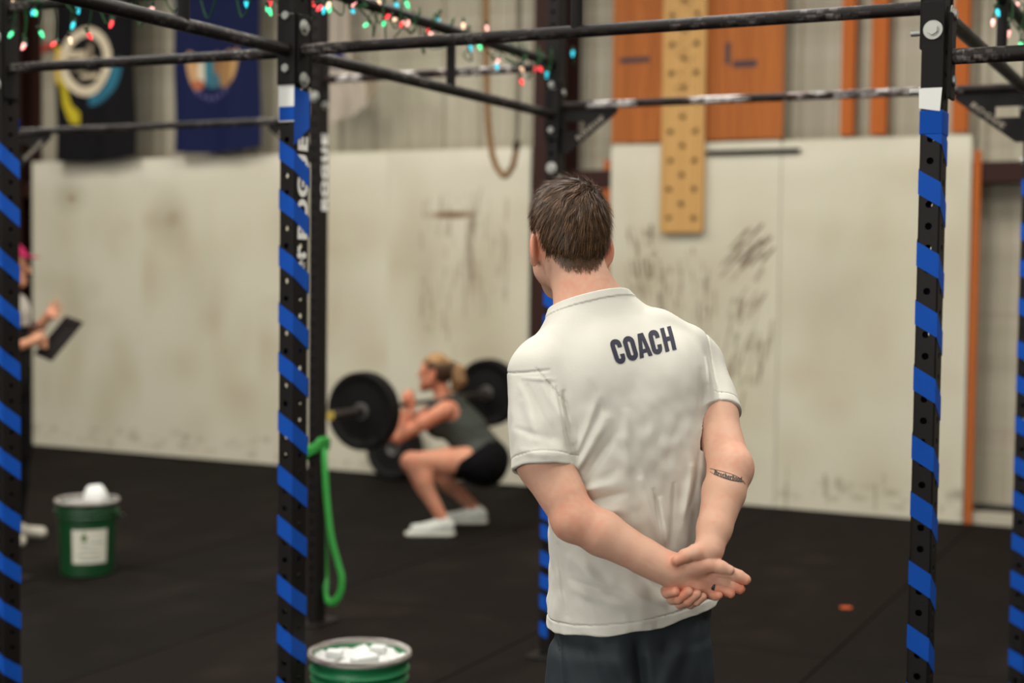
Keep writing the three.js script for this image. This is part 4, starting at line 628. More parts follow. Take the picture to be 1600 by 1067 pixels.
  const table = []; for (let y = 0.76; y <= 1.6001; y += 0.002) {                                                         // smooth sections: Catmull-Rom over the heights
    let i = 0; while (i < sec.length - 2 && y > sec[i + 1][0]) i++; const a = sec[i], b = sec[i + 1], p = sec[Math.max(0, i - 1)], q = sec[Math.min(sec.length - 1, i + 2)], h = b[0] - a[0], t = (y - a[0]) / h;
    table.push([1, 2, 3, 4].map((k) => { const m0 = (b[k] - p[k]) / (b[0] - p[0] || 1) * h, m1 = (q[k] - a[k]) / (q[0] - a[0] || 1) * h; return (2 * t ** 3 - 3 * t * t + 1) * a[k] + (t ** 3 - 2 * t * t + t) * m0 + (3 * t * t - 2 * t ** 3) * b[k] + (t ** 3 - t * t) * m1; }));
  }
  const torso = (x, y, z) => {
    const yy = Math.min(1.599, Math.max(0.761, y));
    const f = (yy - 0.76) / 0.002, i0 = Math.min(table.length - 2, Math.floor(f)), t = f - i0, a = table[i0], b = table[i0 + 1], px = x - (a[0] + (b[0] - a[0]) * t), pz = z - (a[1] + (b[1] - a[1]) * t), A = a[2] + (b[2] - a[2]) * t, D = a[3] + (b[3] - a[3]) * t;
    const l = (px * TR[0] + pz * TR[2]) / A, w = (px * TB[0] + pz * TB[2]) / D, n = 2.35, k = Math.pow(Math.pow(Math.abs(l), n) + Math.pow(Math.abs(w), n), 1 / n);
    const rad = Math.hypot(px, pz) / Math.max(k, 1e-4); return (k - 1) * rad * 0.8;
  };
  const shoulders = union([cone([-0.1, 1.405, 0.03], off(SL, [0.012, -0.004, 0]), 0.058, 0.056), cone([0.06, 1.42, -0.03], off(SR, [-0.004, -0.006, 0]), 0.062, 0.055), cone([-0.086, 1.442, -0.008], [-0.150, 1.372, 0.05], 0.044, 0.054), cone([-0.042, 1.456, -0.03], [0.13, 1.395, -0.06], 0.044, 0.055),
    ell([-0.06, 1.33, 0.085], [0.06, 0.085, 0.05]), ell([0.105, 1.34, 0.025], [0.06, 0.085, 0.05])], 0.035);
  const SLE = [-0.156, 1.12, 0.158], uL = nrm([SLE[0] - SL[0], SLE[1] - SL[1], SLE[2] - SL[2]]), uR = nrm([ER[0] - SR[0], ER[1] - SR[1], ER[2] - SR[2]]), cuffL = 0.19, cuffR = 0.135;
  const sleeveLc = cone(off(SL, [0.002, 0.006, 0]), SLE, 0.062, 0.068), sleeveL0 = (x, y, z) => sleeveLc(x, y, z) - 0.003 * Math.cos(y * 40 + x * 60) * sstep(0.05, 0.15, along(SL, uL, x, y, z)), sleeveR0 = cone(SR, off(mix(SR, ER, 0.8), [0.0, 0, -0.004]), 0.057, 0.058);
  const along = (S, u, x, y, z) => (x - S[0]) * u[0] + (y - S[1]) * u[1] + (z - S[2]) * u[2];
  const segs = [];   // cloth folds: x1 y1 x2 y2 width height
  const fold = (x1, y1, x2, y2, w, a) => segs.push([x1, y1, x2 - x1, y2 - y1, w, a, (x2 - x1) ** 2 + (y2 - y1) ** 2]);
  fold(0.032, 1.15, 0.085, 1.005, 0.010, 0.0065); fold(0.058, 1.13, 0.082, 1.01, 0.006, -0.004); fold(0.074, 1.11, 0.090, 1.0, 0.008, 0.006); fold(0.10, 1.14, 0.098, 1.02, 0.006, -0.003); fold(0.137, 1.17, 0.118, 1.03, 0.010, 0.006); fold(0.0, 1.28, 0.004, 1.11, 0.014, 0.004); fold(0.155, 1.2, 0.142, 1.06, 0.008, -0.004);
  fold(-0.092, 1.17, -0.04, 1.27, 0.010, 0.006); fold(-0.075, 1.155, -0.02, 1.24, 0.008, -0.004); fold(-0.098, 1.125, -0.02, 1.145, 0.010, 0.006); fold(-0.09, 1.105, 0.0, 1.125, 0.007, -0.004); fold(-0.095, 1.09, 0.0, 1.09, 0.009, 0.005); fold(-0.09, 1.21, -0.055, 1.31, 0.008, 0.005); fold(-0.07, 1.34, -0.04, 1.27, 0.010, -0.003);
  fold(-0.125, 1.01, -0.105, 0.88, 0.007, -0.004); fold(-0.1, 0.99, -0.02, 0.93, 0.012, 0.005); fold(-0.09, 0.93, 0.03, 0.9, 0.011, 0.0045); fold(-0.1, 0.95, 0.0, 0.925, 0.008, -0.003); fold(0.0, 0.94, 0.09, 0.89, 0.010, 0.004); fold(0.03, 0.965, 0.1, 0.91, 0.009, -0.003); fold(0.1, 1.43, 0.17, 1.33, 0.02, 0.004); fold(0.155, 1.36, 0.16, 1.26, 0.008, -0.004); fold(0.172, 1.38, 0.178, 1.3, 0.006, 0.004);
  fold(-0.205, 1.33, -0.17, 1.26, 0.008, 0.003); fold(-0.19, 1.33, -0.14, 1.24, 0.007, -0.003); fold(-0.16, 1.33, -0.118, 1.26, 0.008, 0.004); fold(-0.2, 1.30, -0.15, 1.2, 0.01, 0.004); fold(-0.21, 1.25, -0.13, 1.23, 0.008, -0.003); fold(-0.14, 1.33, -0.11, 1.23, 0.009, 0.005); fold(-0.12, 1.32, -0.105, 1.22, 0.006, -0.004); fold(-0.2, 1.21, -0.12, 1.205, 0.009, 0.003);
  fold(-0.235, 1.352, -0.150, 1.362, 0.0026, -0.003); fold(-0.175, 1.366, -0.118, 1.300, 0.0026, -0.003); fold(-0.135, 1.33, -0.104, 1.19, 0.0028, -0.003); fold(-0.2, 1.346, -0.14, 1.345, 0.004, 0.002);
  const seam = (x, y, z) => {                                   // armhole, hem, cuff and collar stitching
    let g = 0; const q = (d, w, a) => { if (Math.abs(d) < 3 * w) g -= a * Math.exp(-(d / w) * (d / w)); };
    const aL = along(SL, uL, x, y, z), aR = along(SR, uR, x, y, z);
    if (x < -0.09 && y > 1.12 && aL > 0.1) q(aL - (cuffL - 0.022), 0.0018, 0.0018);
    if (x > 0.14 && y > 1.29) q((x - 0.189) - 0.12 * (1.36 - y), 0.002, 0.002); if (x > 0.186 && aR > 0.08) q(aR - (cuffR - 0.02), 0.0018, 0.0015);
    q(y - hem(x) - 0.022, 0.0018, 0.002); return g;
  };
  const hem = (x) => 0.849 + 0.10 * x + 0.22 * Math.max(0, x - 0.05) ** 1.5;
  const pl = nrm([-0.26, 0.93, -0.2]), collarD = (x, y, z) => (x + 0.072) * pl[0] + (y - 1.510) * pl[1] + (z - 0.03) * pl[2];
  const wrinkle = (x, y, z) => {
    let g = 0.0025 * noise3(x * 11 + 3, y * 5, z * 11) + 0.0019 * noise3(x * 24 + y * 9, y * 17 + 7 - x * 8, z * 24) * sstep(1.42, 1.2, y);
    for (const s of segs) { const px = x - s[0], py = y - s[1]; if (Math.abs(py) > 0.32) continue; let t = (px * s[2] + py * s[3]) / s[6]; const e = t < 0 ? -t : t > 1 ? t - 1 : 0; t = t < 0 ? 0 : t > 1 ? 1 : t; const dx = px - t * s[2], dy = py - t * s[3], w = s[4] * (0.75 + 0.5 * t), d2 = (dx * dx + dy * dy) / (w * w); if (d2 < 8) g += 1.3 * s[5] * Math.exp(-d2) * Math.sin(Math.PI * (0.12 + 0.76 * t)); }
    return z > -0.12 ? g : 0.3 * g;
  };
  const outer = (x, y, z) => {
    let d = smin(torso(x, y, z), shoulders(x, y, z), 0.04);
    const cl = along(SL, uL, x, y, z), cr = along(SR, uR, x, y, z);
    const a = sleeveL0(x, y, z), b = sleeveR0(x, y, z);
    const sl = smax(a, cl - cuffL, 0.004), sr = smax(b, cr - cuffR, 0.004);
    d = smin(d, sl, 0.022); d = smin(d, sr, 0.022);
    if (Math.abs(d) < 0.03) d -= wrinkle(x, y, z) + seam(x, y, z);
    if (y > 1.42 && y < 1.58) d = smin(d, neck(x, y, z) - 0.0065, 0.022);
    const c = collarD(x, y, z); if (c > -0.03 && Math.abs(d) < 0.02) d -= 0.0022 * sstep(-0.019, -0.016, c);
    return d;
  };
  const shirt = (x, y, z) => {
    let d = outer(x, y, z);
    d = smax(d, hem(x) + 0.002 * Math.sin(x * 60) - y, 0.004);
    const c = collarD(x, y, z); if (y > 1.4) { d = smax(d, c, 0.004); const nk = neck(x, y, z); if (nk < 0.05) d = Math.max(d, -Math.max(nk - 0.003, -0.02 - c)); }
    const cl = along(SL, uL, x, y, z), cr = along(SR, uR, x, y, z);
    if (cl > cuffL - 0.04 && x < -0.05) d = Math.max(d, -Math.max(sleeveL0(x, y, z) + 0.0075, cuffL - 0.035 - cl));
    if (cr > cuffR - 0.04 && x > 0.15 && y > 1.2) d = Math.max(d, -Math.max(sleeveR0(x, y, z) + 0.0075, cuffR - 0.035 - cr));
    if (y < 0.88) d = Math.max(d, -Math.max(torso(x, y, z) + 0.009, y - hem(x) - 0.02));
    return d;
  };
  const shirtMat = new THREE.MeshPhysicalMaterial({ color: lin(0.65, 0.635, 0.565), roughness: 0.92, specularIntensity: 0.2, sheen: 0.25, sheenRoughness: 0.6, sheenColor: lin(0.7, 0.7, 0.65), bumpMap: T(clothBump, 9, 9), bumpScale: 0.0005 });
  const tee = part('t_shirt', meshSDF(shirt, [-0.29, 0.79, -0.24], [0.29, 1.6, 0.23], 0.0032, null, (x, y, z) => [Math.atan2(x - 0.02, z) * 0.16, y]), shirtMat, who);
  const printMat = lettering('', 512, 176, (g, w, h) => {        // heavy condensed capitals
    g.lineWidth = 35; g.lineJoin = 'round'; const C = (x) => { g.beginPath(); g.moveTo(x + 68, 62); g.lineTo(x + 68, 46); g.quadraticCurveTo(x + 68, 18, x + 42, 18); g.quadraticCurveTo(x + 17, 18, x + 17, 46); g.lineTo(x + 17, 130); g.quadraticCurveTo(x + 17, 158, x + 42, 158); g.quadraticCurveTo(x + 68, 158, x + 68, 130); g.lineTo(x + 68, 110); g.stroke(); };
    C(4); g.beginPath(); g.roundRect(121, 18, 56, 140, 28); g.stroke();
    g.beginPath(); g.moveTo(200, 174); g.lineTo(233, 2); g.lineTo(277, 2); g.lineTo(308, 174); g.lineTo(275, 174); g.lineTo(270, 142); g.lineTo(238, 142); g.lineTo(233, 174); g.closePath(); g.moveTo(255, 44); g.lineTo(243, 116); g.lineTo(266, 116); g.closePath(); g.fill('evenodd');
    C(313); g.fillRect(417, 2, 33, 172); g.fillRect(475, 2, 33, 172); g.fillRect(440, 70, 44, 30);
  }, [30, 29, 50]);
  part('print', decalPatch(shirt, [[-0.034, 1.420], [0.099, 1.448], [0.106, 1.402], [-0.019, 1.374]], 40, 16, 0.24, 0.0012), printMat, tee, 'dark COACH lettering');
  // tattoo on the right forearm, ring on the left hand
  part('tattoo', decalPatch(bodyUp, [[0.170, 1.178], [0.238, 1.163], [0.236, 1.143], [0.168, 1.160]], 30, 10, 0.25, 0.0008), lettering('', 512, 128, (g, w, h) => { g.font = 'italic bold 74px serif'; g.textBaseline = 'middle'; g.fillText('Brotherhood', 40, h / 2 + 4, w - 110); g.lineWidth = 4; g.strokeText('Brotherhood', 40, h / 2 + 4, w - 110); g.lineWidth = 7; g.beginPath(); g.moveTo(0, 46); g.bezierCurveTo(140, 10, 330, 22, 420, 60); g.bezierCurveTo(470, 84, 490, 96, 508, 118); g.stroke(); g.beginPath(); g.moveTo(0, 84); g.bezierCurveTo(100, 100, 300, 104, 470, 92); g.stroke(); }, [44, 49, 48]), skin, 'dark script tattoo');
  { const a = V(0.1665, 0.9578, 0.1958), b = V(0.174, 0.9565, 0.1986), q = new THREE.Quaternion().setFromUnitVectors(V(0, 1, 0), b.clone().sub(a).normalize()), g = new THREE.LatheGeometry([[0.0118, -0.004], [0.0134, -0.0035], [0.0134, 0.0035], [0.0118, 0.004], [0.0118, -0.004]].map((p) => new THREE.Vector2(...p)), 28); g.applyQuaternion(q); g.translate((a.x + b.x) / 2, (a.y + b.y) / 2, (a.z + b.z) / 2); part('ring', g, std(lin(0.008, 0.008, 0.01), 0.5), who, 'black finger ring'); }
  // eyes
  for (const s of [-1, 1]) { const c = inFrame(HC, HA, [s * 0.031, -0.022, -0.0835]); part('eye', new THREE.SphereGeometry(0.0125, 18, 12).translate(...c), std(lin(0.75, 0.72, 0.68), 0.2), who); }
  // hair: a fitted cap and a coat of fine strands that grows from the crown
  const hairLine = (h) => { const hz = h[2], hx = Math.abs(h[0]); const back = -0.088 + 0.012 * sstep(0.03, 0.06, hx), side = 0.0; return hz > 0.034 ? back : hz > -0.03 ? back + (side - back) * sstep(0.034, 0.02, hz) * sstep(0.035, 0.06, hx) - 0.03 * sstep(0.005, -0.02, hz) * sstep(-0.03, -0.015, hz) : 0.02 + 0.045 * sstep(-0.03, -0.06, hz); };
  const capIn = (x, y, z) => { const h = toFrame(HC, HA, x, y, z), c = h[1] - hairLine(h); return [h, c]; };
  const skull = ell(HC, [0.0715, 0.094, 0.092], HA), headHair = (x, y, z) => smin(head(x, y, z), neck(x, y, z), 0.028);
  const cap = (x, y, z) => { const [h, c] = capIn(x, y, z), t = -0.003 + 0.0085 * sstep(-0.004, 0.05, c) + 0.004 * sstep(0.0, 0.09, h[1]) + 0.002 * sstep(0.02, 0.07, h[2]) + 0.0012 * noise3(x * 60, y * 60, z * 60); return smax(smin(skull(x, y, z), headHair(x, y, z) + 0.001, 0.01) - t, -c - 0.004, 0.006); };
  const hairGeo = meshSDF(cap, [-0.22, 1.53, -0.2], [0.02, 1.77, 0.06], 0.003, (x, y, z) => { const n = 0.5 + 0.5 * noise3(x * 50, y * 30, z * 50); return [0.022 + 0.016 * n, 0.013 + 0.010 * n, 0.008 + 0.006 * n]; });
  const hair = part('hair', hairGeo, new THREE.MeshPhysicalMaterial({ vertexColors: true, roughness: 0.6, specularIntensity: 0.4 }), who, 'short dark brown hair');
  {
    const r = rng(99), pos = [], col = [], nor = [], crown = nrm([0.46, 0.78, 0.42]), N = 15000; let made = 0, guard = 0;
    while (made < N && guard++ < 90000) {
      const th = r() * 6.2832, u = 2 * r() - 1, s = Math.sqrt(1 - u * u), n = [s * Math.cos(th), u, s * Math.sin(th)]; if (n[2] < -0.45 && n[1] < 0.5) continue;
      let p = inFrame(HC, HA, [n[0] * 0.12, n[1] * 0.14, n[2] * 0.14]);
      for (let i = 0; i < 14; i++) { const d = cap(...p); p = p.map((v, k) => v - (HA[0][k] * n[0] + HA[1][k] * n[1] + HA[2][k] * n[2]) * d * 0.85); }
      const [h, c] = capIn(...p); if (c < -0.004) continue; if (Math.abs(h[0]) > 0.066 && h[1] < -0.008 && h[2] < 0.03) continue;
      const e = 0.003, gx = [cap(p[0] + e, p[1], p[2]) - cap(p[0] - e, p[1], p[2]), cap(p[0], p[1] + e, p[2]) - cap(p[0], p[1] - e, p[2]), cap(p[0], p[1], p[2] + e) - cap(p[0], p[1], p[2] - e)], nw = nrm(gx);
      const hn = nrm([h[0] / 0.08, h[1] / 0.1, h[2] / 0.1]), away = hn.map((v, k) => v - crown[k]), swirl = cross(crown, hn), dist = Math.hypot(...away), sw = 0.9 * Math.exp(-dist * 2.2);
      let fdir = [0, 1, 2].map((k) => away[k] + sw * swirl[k] * 1.4); fdir[1] -= 0.55 * dist; if (hn[2] > 0.2 && hn[1] > 0.55) fdir[0] -= 0.15; fdir = [0, 1, 2].map((k) => fdir[k] + 0.42 * (noise3(h[0] * 38 + 9 * k, h[1] * 38, h[2] * 38)) + 0.22 * (r() - 0.5));
      let fw = [0, 1, 2].map((k) => HA[0][k] * fdir[0] + HA[1][k] * fdir[1] + HA[2][k] * fdir[2]); const dn = fw[0] * nw[0] + fw[1] * nw[1] + fw[2] * nw[2]; fw = nrm(fw.map((v, k) => v - dn * nw[k]));
      const len = (0.011 + 0.018 * sstep(0, 0.09, c)) * (0.7 + 0.7 * r()), lift = 0.34 * sstep(0.0, 0.03, c) * (0.4 + 1.2 * r()) + 0.06, side = nrm(cross(fw, nw)), w = 0.00034 + 0.00024 * r();
      const pt = (t) => [0, 1, 2].map((k) => p[k] - nw[k] * 0.0012 + fw[k] * len * t + nw[k] * len * lift * (t - 0.45 * t * t)), q0 = pt(0), q1 = pt(0.5), q2 = pt(1);
      const v = r(), b = 0.42 + 1.2 * v * v + (v > 0.88 ? 0.9 : 0), cc = [0.118 * b, 0.064 * b, 0.033 * b];
      const A = q0.map((x, k) => x - side[k] * w), B = q0.map((x, k) => x + side[k] * w), C = q1.map((x, k) => x - side[k] * w * 0.8), D = q1.map((x, k) => x + side[k] * w * 0.8);
      for (const tri of [[A, B, C], [B, D, C], [C, D, q2]]) for (const vtx of tri) { pos.push(...vtx); col.push(...cc); nor.push(...nw); }
      made++;
    }
    for (let i = 0, k = 0; i < 60000 && k < 6500; i++) {           // clipped nape and sides: stubble that thins out below the line
      const th = r() * 6.2832, y0 = -0.115 + 0.06 * r(), n = [Math.cos(th), 0, Math.sin(th)]; if (n[2] < 0.05) continue;
      let p = inFrame(HC, HA, [n[0] * 0.09, y0, n[2] * 0.1]);
      for (let q = 0; q < 16; q++) { const d = headHair(...p) - 0.0012; p = p.map((v, j) => v - (HA[0][j] * n[0] + HA[2][j] * n[2]) * d * 0.85); }
      const [h, c] = capIn(...p); const c2 = c - 9 * h[0] * h[0] + 0.004 * noise3(h[0] * 90, 3, 5); if (c > 0.024 || r() > 0.85 * sstep(-0.016, 0.014, c2) || Math.abs(h[0]) > 0.06 || h[2] < 0.034) continue;
      const nw = nrm([0, 1, 2].map((j) => HA[0][j] * n[0] + HA[2][j] * n[2])), side = nrm(cross([0, 1, 0], nw)), len = 0.004 + 0.005 * r(), w = 0.0003, dx = (r() - 0.5) * 0.5, b = 0.5 + 0.7 * r();
      const A = p.map((v, j) => v - side[j] * w), B = p.map((v, j) => v + side[j] * w), C = p.map((v, j) => v + side[j] * dx * len - (j === 1 ? len : 0)), dC = headHair(...C) - 0.0012; for (let j = 0; j < 3; j++) C[j] -= nw[j] * dC;
      for (const vtx of [A, C, B]) { pos.push(...vtx); col.push(0.13 * b, 0.074 * b, 0.042 * b); nor.push(...nw); } k++;
    }
    const g = new THREE.BufferGeometry(); g.setAttribute('position', new THREE.Float32BufferAttribute(pos, 3)); g.setAttribute('normal', new THREE.Float32BufferAttribute(nor, 3)); g.setAttribute('color', new THREE.Float32BufferAttribute(col, 3));
    const m = part('hair_strands', g, new THREE.MeshPhysicalMaterial({ vertexColors: true, roughness: 0.42, specularIntensity: 0.6, side: THREE.DoubleSide }), hair); m.userData.kind = 'stuff';
  }
  // shorts and shoes
  const thigh = (a, b, ra, rb) => cone(a, b, ra, rb);
  const shortsF = (x, y, z) => {
    let d = smin(smin(torso(x, Math.max(y, 0.8), z) + 0.012, thigh([-0.04, 0.84, 0.04], [-0.06, 0.5, 0.03], 0.092, 0.09)(x, y, z), 0.03), thigh([0.096, 0.84, -0.04], [0.092, 0.5, -0.05], 0.096, 0.09)(x, y, z), 0.018);
    d = Math.max(d, y - 0.95, 0.47 - y); if (y > 0.76) d = smax(d, torso(x, y, z) + 0.0125 - 0.02 * sstep(0.815, 0.77, y), 0.01);
    if (Math.abs(d) < 0.03) { let g = 0.004 * noise3(x * 9, y * 5, z * 9 + 4) + 0.002 * noise3(x * 22, y * 10, z * 22); const cr = x - 0.035 - 0.12 * (0.8 - y); if (z > 0) g -= 0.018 * Math.exp(-((cr / 0.013) ** 2)) * sstep(0.86, 0.78, y); g += 0.007 * Math.exp(-(((x - 0.12 + (0.82 - y) * 0.4) / 0.018) ** 2)) * sstep(0.85, 0.8, y); g -= 0.006 * Math.exp(-(((x + 0.06 - (0.82 - y) * 0.25) / 0.012) ** 2)) * sstep(0.84, 0.8, y); g += 0.009 * Math.exp(-(((x + 0.02 - (0.82 - y) * 0.5) / 0.02) ** 2)) * (z > 0 ? 1 : 0) * sstep(0.84, 0.8, y); const pk = (x + 0.112) + 0.1 * (y - 0.75); if (z > 0) g -= 0.004 * Math.exp(-((pk / 0.0035) ** 2)); d -= g; }
    return d;
  };
  part('shorts', meshSDF(shortsF, [-0.2, 0.44, -0.2], [0.27, 0.97, 0.2], 0.005), std(lin(0.030, 0.037, 0.043), 0.6, { bumpMap: T(clothBump, 14, 14), bumpScale: 0.0003 }), who);
  for (const a of [ankL, ankR]) { const s = union([cone(off(a, [0.012, -0.045, 0.03]), off(a, [-0.075, -0.052, -0.155]), 0.04, 0.032), cone(off(a, [0.004, -0.01, 0.012]), off(a, [-0.03, -0.035, -0.06]), 0.042, 0.036)], 0.02); part('shoe', meshSDF((x, y, z) => smax(s(x, y, z), 0.001 - y, 0.004), [a[0] - 0.16, -0.01, a[2] - 0.22], [a[0] + 0.1, 0.16, a[2] + 0.12], 0.007), std(lin(0.03, 0.03, 0.035), 0.7), who); }
}
{ // woman in a front squat
  const O = [-4.291, 0, -7.807], t = thing('person', 'woman in a grey tank top and black shorts squatting with a barbell on her shoulders', 'person', O, YAW);
  const pel = [0.236, 0.415, 0.05], hipN = [0.216, 0.415, 0.14], hipF = [0.244, 0.40, -0.05], kneeN = [-0.196, 0.432, 0.30], ankN = [-0.003, 0.095, 0.3], kneeF = [-0.12, 0.375, -0.12], ankF = [0.175, 0.09, -0.14];
  const shN = [-0.004, 0.727, 0.175], shF = [-0.036, 0.735, -0.09], elbN = [-0.285, 0.560, 0.22], haN = [-0.205, 0.748, 0.15], elbF = [-0.32, 0.555, -0.08], haF = [-0.22, 0.75, -0.06];
  const HC = [-0.060, 0.958, 0.04], HA = frame(1.12, -0.05, 0), head = headSDF(HC, HA, 1.0), mix = (a, b, q) => a.map((v, i) => v + (b[i] - v) * q), off = (p, d) => p.map((v, i) => v + d[i]);
  const arm = (s, e, h) => union([chain([s, mix(s, e, 0.45), e], [0.052, 0.043, 0.036], 0.02), chain([e, mix(e, h, 0.35), h], [0.036, 0.038, 0.024], 0.01)], 0.015);
  const hand = (h) => union([cone(h, off(h, [-0.012, 0.05, -0.01]), 0.026, 0.03), ...[0, 1, 2, 3].map((i) => chain([off(h, [-0.012, 0.055, -0.035 + i * 0.021]), off(h, [-0.045, 0.05, -0.035 + i * 0.021]), off(h, [-0.045, 0.02, -0.033 + i * 0.02])], [0.0105, 0.0095, 0.008])), chain([off(h, [0.0, 0.02, 0.025]), off(h, [-0.025, 0.03, 0.03]), off(h, [-0.045, 0.035, 0.02])], [0.012, 0.011, 0.009])], 0.006);
  const leg = (a, k, n) => union([chain([a, mix(a, k, 0.5), k], [0.098, 0.080, 0.055], 0.02), chain([k, mix(k, n, 0.35), n], [0.053, 0.052, 0.033], 0.015), ell(off(mix(k, n, 0.33), [0.022, 0, 0]), [0.045, 0.085, 0.045])], 0.03);
  const tor = union([cone([0.02, 0.69, 0.045], [0.11, 0.60, 0.05], 0.125, 0.115), cone([0.11, 0.60, 0.05], [0.22, 0.44, 0.05], 0.115, 0.14), cone([0.0, 0.72, 0.13], [-0.025, 0.725, -0.05], 0.07, 0.07), ell([-0.06, 0.64, 0.05], [0.07, 0.09, 0.12]), cone([0.21, 0.40, 0.13], [0.25, 0.40, -0.04], 0.13, 0.13)], 0.05);
  const neckW = cone(inFrame(HC, HA, [0, -0.06, 0.012]), [-0.012, 0.78, 0.042], 0.046, 0.056);
  const limbs = union([arm(shN, elbN, haN), arm(shF, elbF, haF), hand(haN), hand(haF)], 0.008), legs = union([leg(hipN, kneeN, ankN), leg(hipF, kneeF, ankF)]);
  const inner = (x, y, z) => tor(x, y, z) + 0.012;
  const body = (x, y, z) => { let d = smin(head(x, y, z), neckW(x, y, z), 0.02); d = smin(d, inner(x, y, z), 0.03); d = smin(d, limbs(x, y, z), 0.02); return smin(d, legs(x, y, z), 0.03); };
  const n3 = (x, y, z) => noise3(x * 14, y * 14, z * 14);
  part('body', meshSDF(body, [-0.42, 0.03, -0.3], [0.46, 1.09, 0.42], 0.0055, (x, y, z) => { const q = Math.min(1, Math.max(0, 0.35 + 0.25 * n3(x, y, z) + (y > 0.5 && x < 0.05 ? 0.3 : 0))); return [0.56 + 0.03 * q, 0.285 - 0.10 * q, 0.185 - 0.09 * q]; }), skinMat, t);
  const tank = (x, y, z) => {
    const axY = y - 0.8 + (x - 0.0) * 0.3; let d = tor(x, y, z) - 0.004 - 0.003 * noise3(x * 14, y * 14, z * 6);
    d = smax(d, -ell([0.03, 0.735, 0.235], [0.085, 0.088, 0.125])(x, y, z), 0.006); d = smax(d, -ell([-0.01, 0.745, -0.15], [0.085, 0.09, 0.12])(x, y, z), 0.006);
    d = smax(d, -ell([-0.04, 0.83, 0.04], [0.085, 0.075, 0.085])(x, y, z), 0.006);
    const cut = (x - 0.2) * 0.55 - (y - 0.50) * 0.83; return smax(d, cut - 0.02, 0.005);
  };
  part('tank_top', meshSDF(tank, [-0.2, 0.35, -0.2], [0.46, 0.9, 0.3], 0.006), std(lin(0.050, 0.055, 0.046), 0.85), t);
  const sh = (x, y, z) => {
    let d = smin(smin(cone([0.21, 0.41, 0.13], [0.25, 0.41, -0.04], 0.137, 0.137)(x, y, z), cone([0.2, 0.47, 0.05], [0.23, 0.40, 0.05], 0.135, 0.15)(x, y, z), 0.03), smin(cone(hipN, mix(hipN, kneeN, 0.36), 0.112, 0.102)(x, y, z), cone(hipF, mix(hipF, kneeF, 0.36), 0.112, 0.1)(x, y, z), 0.01), 0.03) - 0.003 * noise3(x * 16, y * 16, z * 16);
    const cut = (x - 0.2) * 0.55 - (y - 0.5) * 0.83; d = smax(d, -cut - 0.005, 0.006); return smax(d, 0.085 - (x - 0.0) - 0.35 * (0.42 - y), 0.006);
  };
  part('shorts', meshSDF(sh, [-0.05, 0.2, -0.25], [0.46, 0.66, 0.36], 0.006), new THREE.MeshPhysicalMaterial({ color: lin(0.005, 0.0045, 0.005), roughness: 0.9, specularIntensity: 0.15 }), t);
  // hair tied back: darker below, blond above
  const cap = (x, y, z) => { const h = toFrame(HC, HA, x, y, z), c = h[2] > 0.03 ? h[1] + 0.07 : h[2] > -0.03 ? h[1] + 0.02 - 0.03 * sstep(-0.03, 0, h[2]) : h[1] - 0.03; return smax(ell(HC, [0.079, 0.102, 0.102], HA)(x, y, z) - 0.002 * noise3(x * 50, y * 20, z * 50), -c, 0.012); };
  const tailP = [[0, 0.035, 0.095], [0.01, 0.0, 0.135], [0.0, -0.05, 0.15], [-0.01, -0.105, 0.135]].map((q) => inFrame(HC, HA, q)), tail = chain(tailP, [0.03, 0.042, 0.044, 0.02], 0.02);
  const hairF = (x, y, z) => smin(cap(x, y, z), tail(x, y, z) - 0.005 * noise3(x * 40, y * 12, z * 40), 0.015);
  part('hair', meshSDF(hairF, [-0.22, 0.78, -0.14], [0.2, 1.1, 0.24], 0.004, (x, y, z) => { const h = toFrame(HC, HA, x, y, z), q = sstep(0.02, 0.075, h[1] + 0.02 * noise3(x * 30, y * 10, z * 30)) + 0.55 * sstep(0.115, 0.15, h[2]), b = Math.min(1, q) * (0.75 + 0.4 * noise3(x * 60, y * 15, z * 60)); return [0.045 + 0.36 * b, 0.022 + 0.20 * b, 0.010 + 0.08 * b]; }), new THREE.MeshPhysicalMaterial({ vertexColors: true, roughness: 0.5, specularIntensity: 0.4 }), t);
  part('hair_tie', new THREE.TorusGeometry(0.026, 0.009, 8, 20).applyQuaternion(new THREE.Quaternion().setFromUnitVectors(V(0, 0, 1), V(...nrm(off(tailP[1], tailP[0].map((v) => -v)))))).translate(...tailP[0]), std(lin(0.01, 0.01, 0.01), 0.7), t);
  for (const s of [-1, 1]) part('eye', new THREE.SphereGeometry(0.0125, 14, 10).translate(...inFrame(HC, HA, [s * 0.031, -0.022, -0.0835])), std(lin(0.7, 0.68, 0.65), 0.2), t);
  const shoeMat = std(lin(0.62, 0.64, 0.58), 0.7), soleMat = std(lin(0.70, 0.68, 0.60), 0.6);
  for (const [a, toe, heel] of [[ankN, [-0.185, 0.03, 0.315], [0.03, 0.04, 0.295]], [ankF, [0.0, 0.03, -0.125], [0.215, 0.04, -0.145]]]) {
    const up = union([cone(off(toe, [0.02, 0.005, 0]), off(heel, [0, 0.01, 0]), 0.031, 0.036), cone(mix(toe, heel, 0.45), off(a, [0.012, -0.02, 0]), 0.038, 0.042)], 0.025);
    const lo = [Math.min(toe[0], heel[0]) - 0.07, -0.01, heel[2] - 0.09], hi = [heel[0] + 0.07, 0.16, toe[2] + 0.09];
    const s = part('shoe', meshSDF((x, y, z) => Math.max(smax(up(x, y, z), y - 0.105, 0.008), 0.016 - y), lo, hi, 0.005), shoeMat, t, 'pale mint training shoe');
    part('sole', meshSDF((x, y, z) => smax(cone([toe[0], 0.012, toe[2]], [heel[0], 0.012, heel[2]], 0.04, 0.042)(x, y, z), Math.abs(y - 0.010) - 0.0095, 0.003), lo, hi, 0.005), soleMat, s);
  }
}
